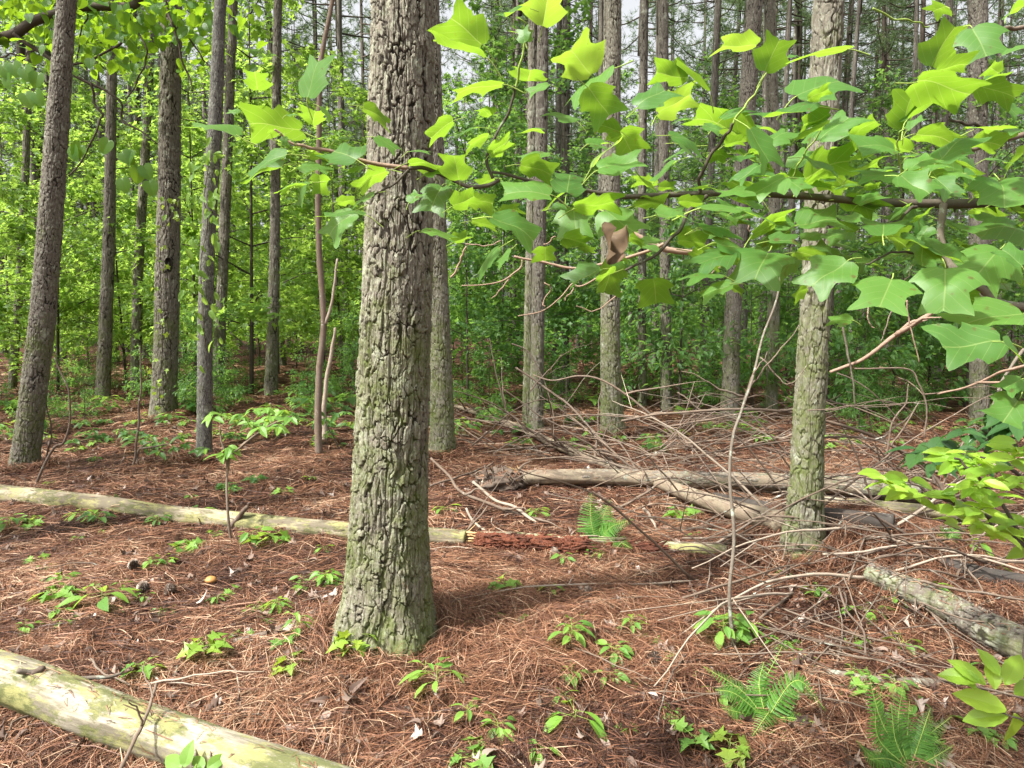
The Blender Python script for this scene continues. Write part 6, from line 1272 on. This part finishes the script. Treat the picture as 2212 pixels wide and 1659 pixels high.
creeper('creeper leaves climbing the stout knotty pine', [(340, 880), (346, 760), (352, 640), (345, 520), (362, 450), (380, 430)], D_K, .09, 60, T_MAPLE2, .33)

# ------------------------------------------------------------------ leaf litter, cones, mushroom
def litter():
    mb = MB()
    for (y0, y1, n) in ((1.7, 4, 900), (4, 7, 1100), (7, 14, 700)):
        x, y = scatter_xy(n, y0, y1); z = G(x, y) + R.uniform(.022, .05, n); ax = R.normal(0, 1, (n, 3)); ax[:, 2] *= .3
        half = n // 2
        for s, T in ((slice(0, half), tmpl(OVAL, .6, .9, -.8, rings=2)), (slice(half, n), tmpl(MAPLE, .5, .7, -.9, rings=2))):
            m = len(x[s]); add_leaves(mb, T, np.stack([x, y, z], 1)[s], ax[s], UP + R.normal(0, .45, (m, 3)), R.uniform(.03, .075, m) * (1.0 if y0 < 7 else 1.3))
    tag(link('leaf_litter', mb.mesh('leaf_litter', M['litter'])), kind='stuff')
litter()
def cone_mesh(seed):
    g = np.random.default_rng(seed); mb = MB(); n = 90; k = np.arange(n); t = (k + .5) / n; a = k * 2.39996; r = .022 * np.sin(PI * (t * .86 + .1)) ** .7; pos = np.stack([r * np.cos(a) * .55, r * np.sin(a) * .55, t * .075], 1)
    add_leaves(mb, tmpl([(0, 0), (.28, .3), (.42, .75), (.2, 1.0), (0, 1.05)], -.15, .25), pos, np.stack([np.cos(a), np.sin(a), .5 + t], 1), np.stack([-np.cos(a) * .5, -np.sin(a) * .5, np.ones(n)], 1), .022 * (.5 + np.sin(PI * t)), 1.0)
    tube(mb, [(0, 0, 0), (0, 0, .07)], .011, .004, 6, 8, 0, .2); return mb.mesh('pine_cone', M['cone'])
cm = cone_mesh(1)
for lab, px, py in (('pine cone standing open on the left needle floor', 357, 1296), ('pine cone left of the standing one, half in the needles', 322, 1284), ('grey pine cone on the needles right of the thick pine', 1258, 1300), ('pine cone near the fern foot at the rotten log', 1195, 1210), ('pine cone among dead leaves left of the thick pine', 300, 1238), ('pine cone by the long curved branch', 1395, 1442)):
    o = link('pine_cone', cm); q = GP(px, py); o.location = q + Vector((0, 0, .03)); o.rotation_euler = (R.uniform(.7, 1.6), R.uniform(-.5, .5), R.random() * 6); o.scale = (.85,) * 3; tag(o, lab, 'pine cone')
mu = tag(empty('mushroom', GP(456, 1268)), 'orange-yellow mushroom on the needles left of the thick pine', 'mushroom')
def lathe(name, prof, mat, root, off=(0, 0, 0)):
    C = np.array([(0, 0, z) for r, z in prof]); ns = 20; th = np.arange(ns) * 2 * PI / ns; V = np.array([[(r * math.cos(a), r * math.sin(a), z) for a in th] for r, z in prof]).reshape(-1, 3) + np.array(off); n = len(prof); i = np.arange(n - 1)[:, None] * ns; j = np.arange(ns)[None]; k = (j + 1) % ns
    F = np.stack([i + j, i + k, i + ns + k, i + ns + j], -1).reshape(-1, 4); return link(name, mesh_np(name, V, F, M[mat], {'tint': np.zeros(len(V))}, True), root)
lathe('stalk', [(.010, -.01), (.009, .02), (.008, .035)], 'stalk', mu); lathe('cap', [(.001, .033), (.028, .033), (.034, .040), (.032, .050), (.022, .060), (.010, .0655), (.0005, .067)], 'cap', mu)

def caught_needles():
    Vs, Fs, Ts, k0 = [], [], [], 0
    for C, r0, r1, n in ((C1, .10, .084, 170), (C2, .088, .062, 150), (C3, .066, .085, 160), (C6, .055, .088, 150), (C4, .03, .07, 120), (np.array([c0 + Vector((-.18, 0, .05)), c0 + Vector((0, -.02, .08)), c0 + Vector((.15, 0, .07))]), .1, .12, 260)):
        m = len(C); t = R.random(n) * (m - 1.001); i = t.astype(int); f = (t - i)[:, None]; c = C[i] * (1 - f) + C[i + 1] * f; T = nrm(C[i + 1] - C[i]); rr = r0 + (r1 - r0) * t / m
        side = nrm(np.cross(T, UP)); up = np.cross(side, T); a = R.normal(0, .55, n); nn = side * np.sin(a)[:, None] + up * np.cos(a)[:, None]; tang = np.cross(nn, T); b = R.random(n) * 6.28
        d = T * np.cos(b)[:, None] + tang * (np.sin(b) * .6)[:, None]; d = nrm(d); w = np.cross(d, nn); p = c + nn * (rr * 1.05 + .006)[:, None]; L = R.uniform(.05, .17, n)[:, None]
        drop = -nn * (np.abs(np.sin(b))[:, None] * L * L / (2 * rr[:, None] + .05)); ww = .0011 * (1 + c[:, 1:2] * .12)
        V = np.stack([p - d * L / 2 - w * ww + drop, p - d * L / 2 + w * ww + drop, p - w * ww, p + w * ww, p + d * L / 2 - w * ww + drop, p + d * L / 2 + w * ww + drop], 1).reshape(-1, 3)
        Vs.append(V); Fs.append((np.arange(n)[:, None, None] * 6 + np.array([[0, 1, 3, 2], [2, 3, 5, 4]])[None]).reshape(-1, 4) + k0); k0 += len(V); Ts.append(np.repeat(np.clip(R.normal(.6, .25, n), 0, 1), 6))
    tag(link('caught_needle_litter', mesh_np('caught_needle_litter', np.concatenate(Vs), np.concatenate(Fs), M['needle'], {'tint': np.concatenate(Ts)})), kind='stuff')
caught_needles()
